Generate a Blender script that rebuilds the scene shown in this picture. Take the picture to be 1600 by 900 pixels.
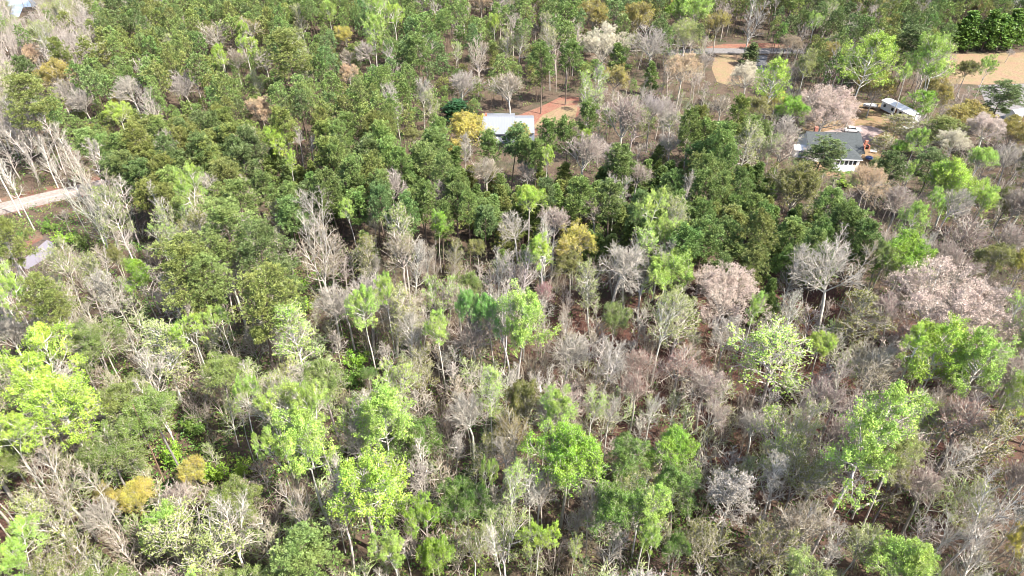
import bpy, math, random
import numpy as np

# ------------------------------------------------------------------ camera, sky, sun, exposure
for o in list(bpy.data.objects):
    bpy.data.objects.remove(o)
S = bpy.context.scene
COL = S.collection
CAM_Z, PITCH, FPX = 80.0, math.radians(36.4), 1067.0
cam = bpy.data.cameras.new('camera')
cam.sensor_width = 36.0
cam.lens = 36.0 * FPX / 1600.0
cam.clip_start, cam.clip_end = 1.0, 6000.0
co = bpy.data.objects.new('camera', cam)
COL.objects.link(co)
co.location = (0, 0, CAM_Z)
co.rotation_euler = (math.pi / 2 - PITCH, 0, 0)
S.camera = co

SUN_EL, SUN_AZ = 50.0, -28.0          # azimuth measured from +X towards +Y
world = bpy.data.worlds.new('World')
S.world = world
world.use_nodes = True
wn = world.node_tree
sky = wn.nodes.new('ShaderNodeTexSky')
sky.sky_type = 'NISHITA'
sky.sun_disc = False
sky.sun_elevation = math.radians(SUN_EL)
sky.sun_rotation = math.radians(90.0 - SUN_AZ)
sky.air_density, sky.dust_density, sky.ozone_density = 1.0, 2.0, 1.0
bgn = wn.nodes['Background']
bgn.inputs['Strength'].default_value = 0.15
wn.links.new(sky.outputs['Color'], bgn.inputs['Color'])
sl = bpy.data.lights.new('sun', 'SUN')
sl.energy, sl.angle, sl.color = 4.7, math.radians(0.6), (1.0, 0.95, 0.86)
so = bpy.data.objects.new('sun', sl)
COL.objects.link(so)
ce, se = math.cos(math.radians(SUN_EL)), math.sin(math.radians(SUN_EL))
sv = (ce * math.cos(math.radians(SUN_AZ)), ce * math.sin(math.radians(SUN_AZ)), se)
from mathutils import Vector
so.rotation_euler = Vector(sv).to_track_quat('Z', 'Y').to_euler()
so.location = (60, -40, 200)
S.view_settings.view_transform = 'Standard'
S.view_settings.look = 'None'
S.view_settings.gamma = 1.0
S.view_settings.exposure = 1.9
S.render.engine = 'CYCLES'
S.cycles.filter_width = 1.0
S.cycles.max_bounces = 5
S.cycles.diffuse_bounces = 4
S.cycles.transmission_bounces = 2
S.cycles.transparent_max_bounces = 2

# ------------------------------------------------------------------ helpers
SP, CP = math.sin(PITCH), math.cos(PITCH)


def at(x, y, z=0.0):
    """ground point under photo pixel (1600 x 900) on the level z"""
    u, v = (x - 800.0) / FPX, (y - 450.0) / FPX
    d = (u, CP - v * SP, -SP - v * CP)
    t = (z - CAM_Z) / d[2]
    return (d[0] * t, d[1] * t, z)


def pix(x, y, z):
    dz = z - CAM_Z
    dep = y * CP - dz * SP
    v = -(y * SP + dz * CP)
    return 800 + FPX * x / dep, 450 + FPX * v / dep, dep


def gz(x, y):
    """gentle lie of the land"""
    return 0.35 * np.sin(x * 0.031 + 1.3) * np.cos(y * 0.027) + 0.18 * np.sin(x * 0.083 + y * 0.061)


def tag(o, label=None, cat=None, group=None, kind=None):
    if label: o['label'] = label
    if cat: o['category'] = cat
    if group: o['group'] = group
    if kind: o['kind'] = kind
    return o


def inside(px, py, poly):
    n, c, j = len(poly), False, len(poly) - 1
    for i in range(n):
        xi, yi = poly[i]; xj, yj = poly[j]
        if (yi > py) != (yj > py) and px < (xj - xi) * (py - yi) / (yj - yi) + xi:
            c = not c
        j = i
    return c


class Geo:
    """collects vertices, faces and two per-face values: leaf (bark..leaf) and v (light..dark variation)"""
    def __init__(s):
        s.V, s.Q, s.T, s.qa, s.ta, s.n = [], [], [], [], [], 0

    def tubes(s, pts, r0, r1, sides, leaf=0.0, v=None, rng=None):
        B, K, _ = pts.shape
        tan = np.gradient(pts, axis=1)
        tan /= np.linalg.norm(tan, axis=2, keepdims=True) + 1e-9
        ref = np.where(np.abs(tan[..., 2:3]) > 0.9, np.array([1.0, 0, 0]), np.array([0, 0, 1.0]))
        u = np.cross(tan, ref); u /= np.linalg.norm(u, axis=2, keepdims=True) + 1e-9
        w = np.cross(tan, u)
        f = np.linspace(0, 1, K)[None, :]
        r = (np.asarray(r0)[:, None] * (1 - f) + np.asarray(r1)[:, None] * f)[..., None, None]
        a = np.arange(sides) * 2 * math.pi / sides
        ring = pts[:, :, None] + r * (np.cos(a)[None, None, :, None] * u[:, :, None] + np.sin(a)[None, None, :, None] * w[:, :, None])
        idx = s.n + np.arange(B * K * sides).reshape(B, K, sides)
        nx = np.roll(idx, -1, axis=2)
        q = np.stack([idx[:, :-1], nx[:, :-1], nx[:, 1:], idx[:, 1:]], axis=-1)
        nf = q.shape[1] * q.shape[2]
        q = q.reshape(-1, 4)
        s.V.append(ring.reshape(-1, 3)); s.Q.append(q); s.n += B * K * sides
        vv = np.ones(B) if v is None else v
        s.qa.append(np.stack([np.full(len(q), leaf), np.repeat(vv, nf)], 1))

    def cards(s, P, size, rng, leaf=1.0, v=None, aspect=0.6, up=0.0):
        n = len(P)
        a = rng.normal(size=(n, 3)); a /= np.linalg.norm(a, axis=1, keepdims=True)
        b = rng.normal(size=(n, 3)); b[:, 2] *= (1 - up)
        b -= a * (a * b).sum(1, keepdims=True); b /= np.linalg.norm(b, axis=1, keepdims=True) + 1e-9
        L = (size * rng.uniform(0.6, 1.35, n))[:, None] * 0.5
        c = L * aspect
        q = np.stack([P - a * L, P - b * c + a * L * 0.1, P + a * L, P + b * c + a * L * 0.1], 1)
        s.V.append(q.reshape(-1, 3))
        s.Q.append(s.n + np.arange(4 * n).reshape(n, 4)); s.n += 4 * n
        vv = rng.uniform(0.7, 1.3, n) if v is None else v
        s.qa.append(np.stack([np.full(n, leaf), vv], 1))

    def tufts(s, P, D, rad, rng, nb=14, width=0.3, spread=0.9, v=None):
        """needle brooms: blades flaring out from each point"""
        n = len(P)
        d = D[:, None] * (1.0) + rng.normal(0, spread, (n, nb, 3))
        d /= np.linalg.norm(d, axis=2, keepdims=True) + 1e-9
        r = (rad * rng.uniform(0.65, 1.2, (n, nb)))[..., None]
        tip = P[:, None] + d * r
        k = rng.normal(size=(n, nb, 3)); k -= d * (d * k).sum(2, keepdims=True)
        k /= np.linalg.norm(k, axis=2, keepdims=True) + 1e-9
        base = P[:, None] + d * r * 0.12
        t = np.stack([base, tip - k * rad * width * 0.5, tip + k * rad * width * 0.5], 2)
        m = n * nb
        s.V.append(t.reshape(-1, 3))
        s.T.append(s.n + np.arange(3 * m).reshape(m, 3)); s.n += 3 * m
        vv = rng.uniform(0.75, 1.2, n) if v is None else v
        s.ta.append(np.stack([np.ones(m), (vv[:, None] * rng.uniform(0.85, 1.15, (n, nb))).ravel()], 1))

    def arrays(s):
        V = np.concatenate(s.V) if s.V else np.zeros((0, 3))
        Q = np.concatenate(s.Q) if s.Q else np.zeros((0, 4), int)
        T = np.concatenate(s.T) if s.T else np.zeros((0, 3), int)
        A = np.concatenate((s.qa if s.qa else []) + (s.ta if s.ta else []))
        return V, Q, T, A

    def mesh(s, name, mat):
        return raw_mesh(name, *s.arrays(), mat)


def raw_mesh(name, V, Q, T, A, mat, col=None):
    me = bpy.data.meshes.new(name)
    nq, nt = len(Q), len(T)
    me.vertices.add(len(V)); me.vertices.foreach_set('co', V.astype(np.float32).ravel())
    me.loops.add(nq * 4 + nt * 3)
    me.loops.foreach_set('vertex_index', np.concatenate([Q.ravel(), T.ravel()]).astype(np.int32))
    me.polygons.add(nq + nt)
    st = np.concatenate([np.arange(nq) * 4, nq * 4 + np.arange(nt) * 3]).astype(np.int32)
    me.polygons.foreach_set('loop_start', st)
    for i, nm in enumerate(('leaf', 'v')):
        at_ = me.attributes.new(nm, 'FLOAT', 'FACE')
        at_.data.foreach_set('value', A[:, i].astype(np.float32))
    if col is not None:
        at_ = me.attributes.new('tint', 'FLOAT_COLOR', 'FACE')
        at_.data.foreach_set('color', np.concatenate([col, np.ones((len(col), 1))], 1).astype(np.float32).ravel())
    me.update(calc_edges=True)
    me.materials.append(mat)
    return me


def new_mat(name):
    m = bpy.data.materials.new(name); m.use_nodes = True
    nt = m.node_tree
    for n in list(nt.nodes): nt.nodes.remove(n)
    out = nt.nodes.new('ShaderNodeOutputMaterial')
    return m, nt, out, nt.links.new


def N(nt, typ, **kw):
    n = nt.nodes.new(typ)
    for k, v in kw.items():
        if k.startswith('_'): n.inputs[k[1:].replace('_', ' ')].default_value = v
        else: setattr(n, k, v)
    return n


def mulc(nt, a, b):
    """colour a times value b"""
    n = nt.nodes.new('ShaderNodeVectorMath'); n.operation = 'SCALE'
    nt.links.new(a, n.inputs[0]); nt.links.new(b, n.inputs['Scale'])
    return n.outputs[0]


def mat_crown(name, bark, trans=0.35, tinted=False):
    """twigs to leaves; the leaf colour is the object's own colour (or the tint of each tree in a far wood)"""
    m, nt, out, L = new_mat(name)
    if tinted:
        src = N(nt, 'ShaderNodeAttribute', attribute_name='tint').outputs['Color']
    else:
        src = N(nt, 'ShaderNodeObjectInfo').outputs['Color']
    lf = N(nt, 'ShaderNodeAttribute', attribute_name='leaf').outputs['Fac']
    v = N(nt, 'ShaderNodeAttribute', attribute_name='v').outputs['Fac']
    tc = N(nt, 'ShaderNodeNewGeometry').outputs['Position']
    no = N(nt, 'ShaderNodeTexNoise', _Scale=0.45, _Detail=2.0)
    L(tc, no.inputs['Vector'])
    hs = N(nt, 'ShaderNodeHueSaturation')
    mr = N(nt, 'ShaderNodeMapRange', _From_Min=0.3, _From_Max=0.7, _To_Min=0.485, _To_Max=0.515)
    L(no.outputs['Fac'], mr.inputs['Value']); L(mr.outputs[0], hs.inputs['Hue'])
    L(src, hs.inputs['Color'])
    mx = N(nt, 'ShaderNodeMix', data_type='RGBA')
    mx.inputs['A'].default_value = (*bark, 1)
    L(lf, mx.inputs['Factor']); L(hs.outputs[0], mx.inputs['B'])
    c = mulc(nt, mx.outputs['Result'], v)
    d = N(nt, 'ShaderNodeBsdfDiffuse')
    t = N(nt, 'ShaderNodeBsdfTranslucent')
    L(c, d.inputs['Color']); L(c, t.inputs['Color'])
    g = N(nt, 'ShaderNodeBsdfGlossy', _Roughness=0.5)
    g.inputs['Color'].default_value = (1, 1, 1, 1)
    f = N(nt, 'ShaderNodeMath', operation='MULTIPLY'); f.inputs[1].default_value = trans
    L(lf, f.inputs[0])
    ms = N(nt, 'ShaderNodeMixShader')
    L(f.outputs[0], ms.inputs['Fac']); L(d.outputs[0], ms.inputs[1]); L(t.outputs[0], ms.inputs[2])
    m2 = N(nt, 'ShaderNodeMixShader'); m2.inputs['Fac'].default_value = 0.02
    L(ms.outputs[0], m2.inputs[1]); L(g.outputs[0], m2.inputs[2])
    L(m2.outputs[0], out.inputs['Surface'])
    return m


def mat_bark(name):
    m, nt, out, L = new_mat(name)
    oi = N(nt, 'ShaderNodeObjectInfo')
    tc = N(nt, 'ShaderNodeTexCoord')
    mp = N(nt, 'ShaderNodeMapping'); mp.inputs['Scale'].default_value = (6, 6, 0.9)
    L(tc.outputs['Object'], mp.inputs['Vector'])
    no = N(nt, 'ShaderNodeTexNoise', _Scale=1.0, _Detail=4.0)
    L(mp.outputs[0], no.inputs['Vector'])
    mr = N(nt, 'ShaderNodeMapRange', _From_Min=0.3, _From_Max=0.7, _To_Min=0.55, _To_Max=1.35)
    L(no.outputs['Fac'], mr.inputs['Value'])
    c = mulc(nt, oi.outputs['Color'], mr.outputs[0])
    d = N(nt, 'ShaderNodeBsdfPrincipled', _Roughness=0.9)
    L(c, d.inputs['Base Color']); L(d.outputs[0], out.inputs['Surface'])
    return m


def mat_plain(name, rgb, rough=0.7, noise=0.25, scale=1.5, metal=0.0, stretch=(1, 1, 1), spec=0.3):
    m, nt, out, L = new_mat(name)
    tc = N(nt, 'ShaderNodeTexCoord')
    mp = N(nt, 'ShaderNodeMapping'); mp.inputs['Scale'].default_value = stretch
    L(tc.outputs['Object'], mp.inputs['Vector'])
    no = N(nt, 'ShaderNodeTexNoise', _Scale=scale, _Detail=5.0)
    L(mp.outputs[0], no.inputs['Vector'])
    mr = N(nt, 'ShaderNodeMapRange', _From_Min=0.3, _From_Max=0.7, _To_Min=1 - noise, _To_Max=1 + noise)
    L(no.outputs['Fac'], mr.inputs['Value'])
    rg = N(nt, 'ShaderNodeRGB'); rg.outputs[0].default_value = (*rgb, 1)
    c = mulc(nt, rg.outputs[0], mr.outputs[0])
    d = N(nt, 'ShaderNodeBsdfPrincipled', _Roughness=rough, _Metallic=metal)
    d.inputs['Specular IOR Level'].default_value = spec
    L(c, d.inputs['Base Color']); L(d.outputs[0], out.inputs['Surface'])
    return m


def mat_ground(name, cols, scale=0.12, red=()):
    """earth, litter and grass: blotches of several colours at two scales"""
    m, nt, out, L = new_mat(name)
    p = N(nt, 'ShaderNodeNewGeometry').outputs['Position']
    n1 = N(nt, 'ShaderNodeTexNoise', _Scale=scale, _Detail=6.0, _Roughness=0.65)
    L(p, n1.inputs['Vector'])
    cr = N(nt, 'ShaderNodeValToRGB')
    e = cr.color_ramp.elements
    pos = np.linspace(0.3, 0.7, len(cols))
    e[0].position, e[0].color = pos[0], (*cols[0], 1)
    e[1].position, e[1].color = pos[-1], (*cols[-1], 1)
    for q, c in zip(pos[1:-1], cols[1:-1]):
        k = e.new(q); k.color = (*c, 1)
    L(n1.outputs['Fac'], cr.inputs['Fac'])
    n2 = N(nt, 'ShaderNodeTexNoise', _Scale=2.2, _Detail=5.0, _Roughness=0.7)
    L(p, n2.inputs['Vector'])
    mr = N(nt, 'ShaderNodeMapRange', _From_Min=0.25, _From_Max=0.75, _To_Min=0.55, _To_Max=1.45)
    L(n2.outputs['Fac'], mr.inputs['Value'])
    c = mulc(nt, cr.outputs['Color'], mr.outputs[0])
    for (rx, ry2, rr) in red:            # patches of fresh red-brown leaf fall with ragged edges
        ds = N(nt, 'ShaderNodeVectorMath', operation='DISTANCE'); ds.inputs[1].default_value = (rx, ry2, 0)
        L(p, ds.inputs[0])
        ad = N(nt, 'ShaderNodeMath', operation='MULTIPLY_ADD'); ad.inputs[1].default_value = -rr * 1.2
        L(n1.outputs['Fac'], ad.inputs[0]); L(ds.outputs['Value'], ad.inputs[2])
        mk = N(nt, 'ShaderNodeMapRange', _From_Min=rr * -0.1, _From_Max=rr * 0.6, _To_Min=0.85, _To_Max=0.0)
        L(ad.outputs[0], mk.inputs['Value'])
        mr2 = N(nt, 'ShaderNodeMix', data_type='RGBA'); mr2.inputs['B'].default_value = (0.07, 0.034, 0.026, 1)
        L(mk.outputs[0], mr2.inputs['Factor']); L(c, mr2.inputs['A']); c = mr2.outputs['Result']
    d = N(nt, 'ShaderNodeBsdfPrincipled', _Roughness=0.95)
    d.inputs['Specular IOR Level'].default_value = 0.1
    L(c, d.inputs['Base Color'])
    bp = N(nt, 'ShaderNodeBump', _Strength=0.6, _Distance=0.15)
    L(n2.outputs['Fac'], bp.inputs['Height']); L(bp.outputs[0], d.inputs['Normal'])
    L(d.outputs[0], out.inputs['Surface'])
    return m


M_BARK = mat_bark('bark')
M_PALE = mat_crown('pale_twigs_and_leaves', (0.315, 0.28, 0.23), 0.28)
M_DARK = mat_crown('needles_on_brown_twigs', (0.10, 0.075, 0.055), 0.2)
M_FARPALE = mat_crown('far_twigs_and_leaves', (0.30, 0.26, 0.225), tinted=True)
M_FARDARK = mat_crown('far_needles', (0.10, 0.075, 0.055), 0.2, tinted=True)

# ------------------------------------------------------------------ ground, roads, clearings
rg_ = np.concatenate([-np.geomspace(3000, 460, 9), np.arange(-440, 441, 8.0), np.geomspace(460, 3000, 9)])
ry_ = np.concatenate([np.array([-900.0, -300.0, -60.0]), np.arange(-40, 521, 8.0), np.geomspace(560, 4000, 9)])
X, Y = np.meshgrid(rg_, ry_)
Z = gz(X, Y) * np.clip(1.5 - np.hypot(X, Y - 200) / 450, 0, 1)
V = np.stack([X, Y, Z], -1).reshape(-1, 3)
nx_, ny_ = len(rg_), len(ry_)
ii = np.arange(nx_ * ny_).reshape(ny_, nx_)
Q = np.stack([ii[:-1, :-1], ii[:-1, 1:], ii[1:, 1:], ii[1:, :-1]], -1).reshape(-1, 4)
M_LITTER = mat_ground('leaf_litter', [(0.032, 0.042, 0.017), (0.056, 0.046, 0.031), (0.078, 0.055, 0.04), (0.06, 0.043, 0.03), (0.098, 0.082, 0.058)],
                      red=[(*at(1130, 590)[:2], 34), (*at(1400, 620)[:2], 26), (*at(935, 520)[:2], 12), (*at(130, 730)[:2], 9), (*at(0, 800)[:2], 9), (*at(1300, 520)[:2], 16)])
gme = raw_mesh('ground', V, Q, np.zeros((0, 3), int), np.ones((len(Q), 2)), M_LITTER)
for p_ in gme.polygons: p_.use_smooth = True
go = bpy.data.objects.new('ground', gme); COL.objects.link(go)
tag(go, kind='structure')


def ground_z(x, y):
    return float(gz(x, y) * min(max(1.5 - math.hypot(x, y - 200) / 450, 0), 1))


def sheet(name, pxpoly, lift, mat, world=None, cell=3.0):
    """a ground sheet that follows the land, outlined by a loop of photo pixels"""
    P = [at(x, y)[:2] for x, y in pxpoly] if world is None else world
    import bmesh
    bm = bmesh.new()
    f = bm.faces.new([bm.verts.new((x, y, 0)) for x, y in P])
    xs = [p[0] for p in P]; ys = [p[1] for p in P]
    for k in np.arange(math.ceil(min(xs) / cell) * cell, max(xs), cell):
        bmesh.ops.bisect_plane(bm, geom=bm.verts[:] + bm.edges[:] + bm.faces[:], plane_co=(k, 0, 0), plane_no=(1, 0, 0))
    for k in np.arange(math.ceil(min(ys) / cell) * cell, max(ys), cell):
        bmesh.ops.bisect_plane(bm, geom=bm.verts[:] + bm.edges[:] + bm.faces[:], plane_co=(0, k, 0), plane_no=(0, 1, 0))
    for v_ in bm.verts: v_.co.z = ground_z(v_.co.x, v_.co.y) + lift
    bmesh.ops.recalc_face_normals(bm, faces=bm.faces)
    if bm.faces[:] and sum(f_.normal.z for f_ in bm.faces) < 0: bmesh.ops.reverse_faces(bm, faces=bm.faces)
    me = bpy.data.meshes.new(name); bm.to_mesh(me); bm.free()
    me.materials.append(mat)
    o = bpy.data.objects.new(name, me); COL.objects.link(o)
    tag(o, kind='structure')
    return o


M_LAWN = mat_ground('dry_lawn', [(0.135, 0.09, 0.055), (0.17, 0.112, 0.072), (0.145, 0.115, 0.062), (0.185, 0.13, 0.088)], 0.2)
M_CLAY = mat_ground('red_clay', [(0.12, 0.05, 0.035), (0.155, 0.07, 0.05), (0.15, 0.085, 0.058), (0.135, 0.10, 0.06)], 0.15)
M_YARD = mat_ground('yard_soil', [(0.11, 0.115, 0.045), (0.135, 0.095, 0.05), (0.17, 0.11, 0.07), (0.12, 0.12, 0.05)], 0.25)
M_CONC = mat_ground('pale_concrete', [(0.18, 0.14, 0.13), (0.21, 0.16, 0.15), (0.19, 0.15, 0.14)], 0.3)
M_GRAVEL = mat_ground('pale_gravel', [(0.10, 0.092, 0.09), (0.135, 0.125, 0.12), (0.115, 0.105, 0.10)], 0.4)
M_ASPH = mat_ground('worn_asphalt', [(0.17, 0.14, 0.125), (0.21, 0.175, 0.155), (0.185, 0.155, 0.14)], 0.3)
M_DARKASPH = mat_ground('dark_asphalt', [(0.07, 0.07, 0.075), (0.10, 0.10, 0.105), (0.08, 0.08, 0.085)], 0.3)

sheet('clearing_soil', [(752, 200), (760, 184), (812, 180), (845, 168), (880, 152), (904, 154), (908, 176), (890, 196), (850, 208), (790, 222), (758, 216)], 0.03, M_CLAY)
sheet('grass_patch', [(832, 200), (846, 182), (878, 168), (903, 166), (898, 192), (860, 206)], 0.045, M_LAWN)
sheet('yard', [(1225, 215), (1260, 190), (1330, 178), (1345, 160), (1380, 160), (1405, 180), (1420, 200), (1400, 222), (1378, 258), (1330, 280), (1260, 270)], 0.03, M_YARD)
sheet('driveway', [(1288, 205), (1322, 199), (1345, 196), (1362, 198), (1384, 205), (1366, 214), (1357, 227), (1346, 232), (1338, 215), (1290, 213)], 0.05, M_CONC)
sheet('lawn', [(1116, 90), (1128, 85), (1190, 85), (1186, 112), (1168, 128), (1140, 134), (1120, 128), (1112, 108)], 0.03, M_LAWN)
sheet('driveway', [(1183, 85), (1200, 85), (1196, 112), (1178, 112)], 0.05, M_DARKASPH)
sheet('gravel_road', [(1040, 79), (1120, 74.5), (1300, 74), (1300, 82), (1200, 82), (1120, 83), (1045, 88)], 0.06, M_GRAVEL)
sheet('clay_bank', [(1100, 74), (1130, 68), (1200, 66), (1240, 68), (1240, 74), (1120, 74.5)], 0.04, M_CLAY)
sheet('field', [(1480, 84), (1700, 82), (1700, 129), (1530, 133), (1480, 130)], 0.03, M_LAWN)
sheet('gravel_drive', [(1528, 134), (1720, 128), (1720, 150), (1600, 176), (1590, 190), (1565, 186), (1540, 160)], 0.04, M_GRAVEL)
# the tarred road with its red verge, and the kerb-less lane edge
road_c = [(-180, 372), (-60, 344), (0, 327), (60, 313), (120, 300), (180, 287), (260, 268), (350, 245), (470, 212)]
rc = [np.array(at(x, y)[:2]) for x, y in road_c]


def strip(cs, off0, off1):
    Lp, Rp = [], []
    for i, c in enumerate(cs):
        t = cs[min(i + 1, len(cs) - 1)] - cs[max(i - 1, 0)]
        t = t / np.linalg.norm(t); n = np.array([-t[1], t[0]])
        Lp.append(tuple(c + n * off1)); Rp.append(tuple(c + n * off0))
    return Rp + Lp[::-1]


M_VERGE = mat_ground('brown_verge', [(0.09, 0.055, 0.04), (0.13, 0.06, 0.045), (0.10, 0.075, 0.05), (0.15, 0.08, 0.06)], 0.2)
sheet('road_verge', None, 0.02, M_VERGE, world=strip(rc, -4.2, 6.5))
sheet('road', None, 0.05, M_ASPH, world=strip(rc, -3.4, 3.4))
sheet('road_marking', None, 0.056, mat_plain('faded_paint', (0.5, 0.44, 0.3), noise=0.5, scale=3), world=strip(rc, -0.08, 0.08))
# pond, bank and lake
m, nt, out, L = new_mat('still_water')
d = N(nt, 'ShaderNodeBsdfPrincipled', _Roughness=0.12)
d.inputs['Base Color'].default_value = (0.16, 0.14, 0.15, 1)
no = N(nt, 'ShaderNodeTexNoise', _Scale=1.5, _Detail=3.0); bp = N(nt, 'ShaderNodeBump', _Strength=0.1, _Distance=0.1)
L(no.outputs['Fac'], bp.inputs['Height']); L(bp.outputs[0], d.inputs['Normal']); L(d.outputs[0], out.inputs['Surface'])
M_WATER = m
M_BANK = mat_ground('dark_bank', [(0.05, 0.04, 0.03), (0.08, 0.06, 0.05), (0.06, 0.05, 0.035)], 0.6)
sheet('bank', [(18, 425), (14, 405), (72, 368), (84, 370), (94, 392), (84, 412), (50, 428)], 0.02, M_BANK)
sheet('sandy_bank', [(26, 398), (40, 374), (56, 362), (66, 366), (68, 374)], 0.035, M_VERGE)
sheet('pond_water', [(26, 418), (45, 400), (74, 376), (83, 381), (87, 395), (68, 408), (44, 422)], 0.04, M_WATER)
sheet('lake_water', [(-60, 40), (8, 30), (30, 27), (36, 12), (58, 10), (68, -6), (60, -24), (-100, -24)], 0.10, M_WATER)
# ------------------------------------------------------------------ growing trees
UPV = np.array([0, 0, 1.0])


def paths(P, D, L, nseg, wob, up, rng):
    B = len(P)
    pts = np.empty((B, nseg + 1, 3)); pts[:, 0] = P
    d = D.copy(); st = (L / nseg)[:, None]
    for i in range(nseg):
        d = d + rng.normal(0, wob, (B, 3)) + UPV * up
        d /= np.linalg.norm(d, axis=1, keepdims=True)
        pts[:, i + 1] = pts[:, i] + d * st
    return pts


def spawn(pts, n, t0, t1, ang, sd, rng):
    """n children per parent: start points, directions, place along the parent, parent number"""
    B, K, _ = pts.shape
    t = t0 + (t1 - t0) * (np.arange(n)[None] + rng.uniform(0.1, 0.9, (B, n))) / n
    x = t * (K - 1); i = np.minimum(x.astype(int), K - 2); f = (x - i)[..., None]
    b = np.arange(B)[:, None]
    p = pts[b, i] * (1 - f) + pts[b, i + 1] * f
    tan = pts[b, i + 1] - pts[b, i]
    tan /= np.linalg.norm(tan, axis=2, keepdims=True) + 1e-9
    ref = np.where(np.abs(tan[..., 2:3]) > 0.9, np.array([1.0, 0, 0]), UPV)
    u = np.cross(tan, ref); u /= np.linalg.norm(u, axis=2, keepdims=True) + 1e-9
    w = np.cross(tan, u)
    az = np.arange(n)[None] * 2.4 + rng.uniform(0, 6.28, (B, 1)) + rng.normal(0, 0.35, (B, n))
    a = (ang if np.isscalar(ang) else ang[0] + (ang[1] - ang[0]) * (t - t0) / (t1 - t0 + 1e-9)) + rng.normal(0, sd, (B, n))
    d = np.cos(a)[..., None] * tan + np.sin(a)[..., None] * (np.cos(az)[..., None] * u + np.sin(az)[..., None] * w)
    return p.reshape(-1, 3), d.reshape(-1, 3), t.ravel(), np.repeat(np.arange(B), n)


def R_(a): return math.radians(a)


def clumps(pts, per, sd, rng, t0=0.3):
    """leaf positions gathered round the outer part of twigs"""
    B, K, _ = pts.shape
    t = rng.uniform(t0, 1.05, (B, per)) * (K - 1)
    i = np.clip(t.astype(int), 0, K - 2); f = (t - i)[..., None]
    b = np.arange(B)[:, None]
    p = pts[b, i] * (1 - f) + pts[b, i + 1] * f
    return (p + rng.normal(0, sd, (B, per, 3))).reshape(-1, 3)


RAISED = ('tall', 'pole', 'wispy', 'tulip', 'fan', 'bud', 'round', 'pine', 'bigpine')


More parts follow.
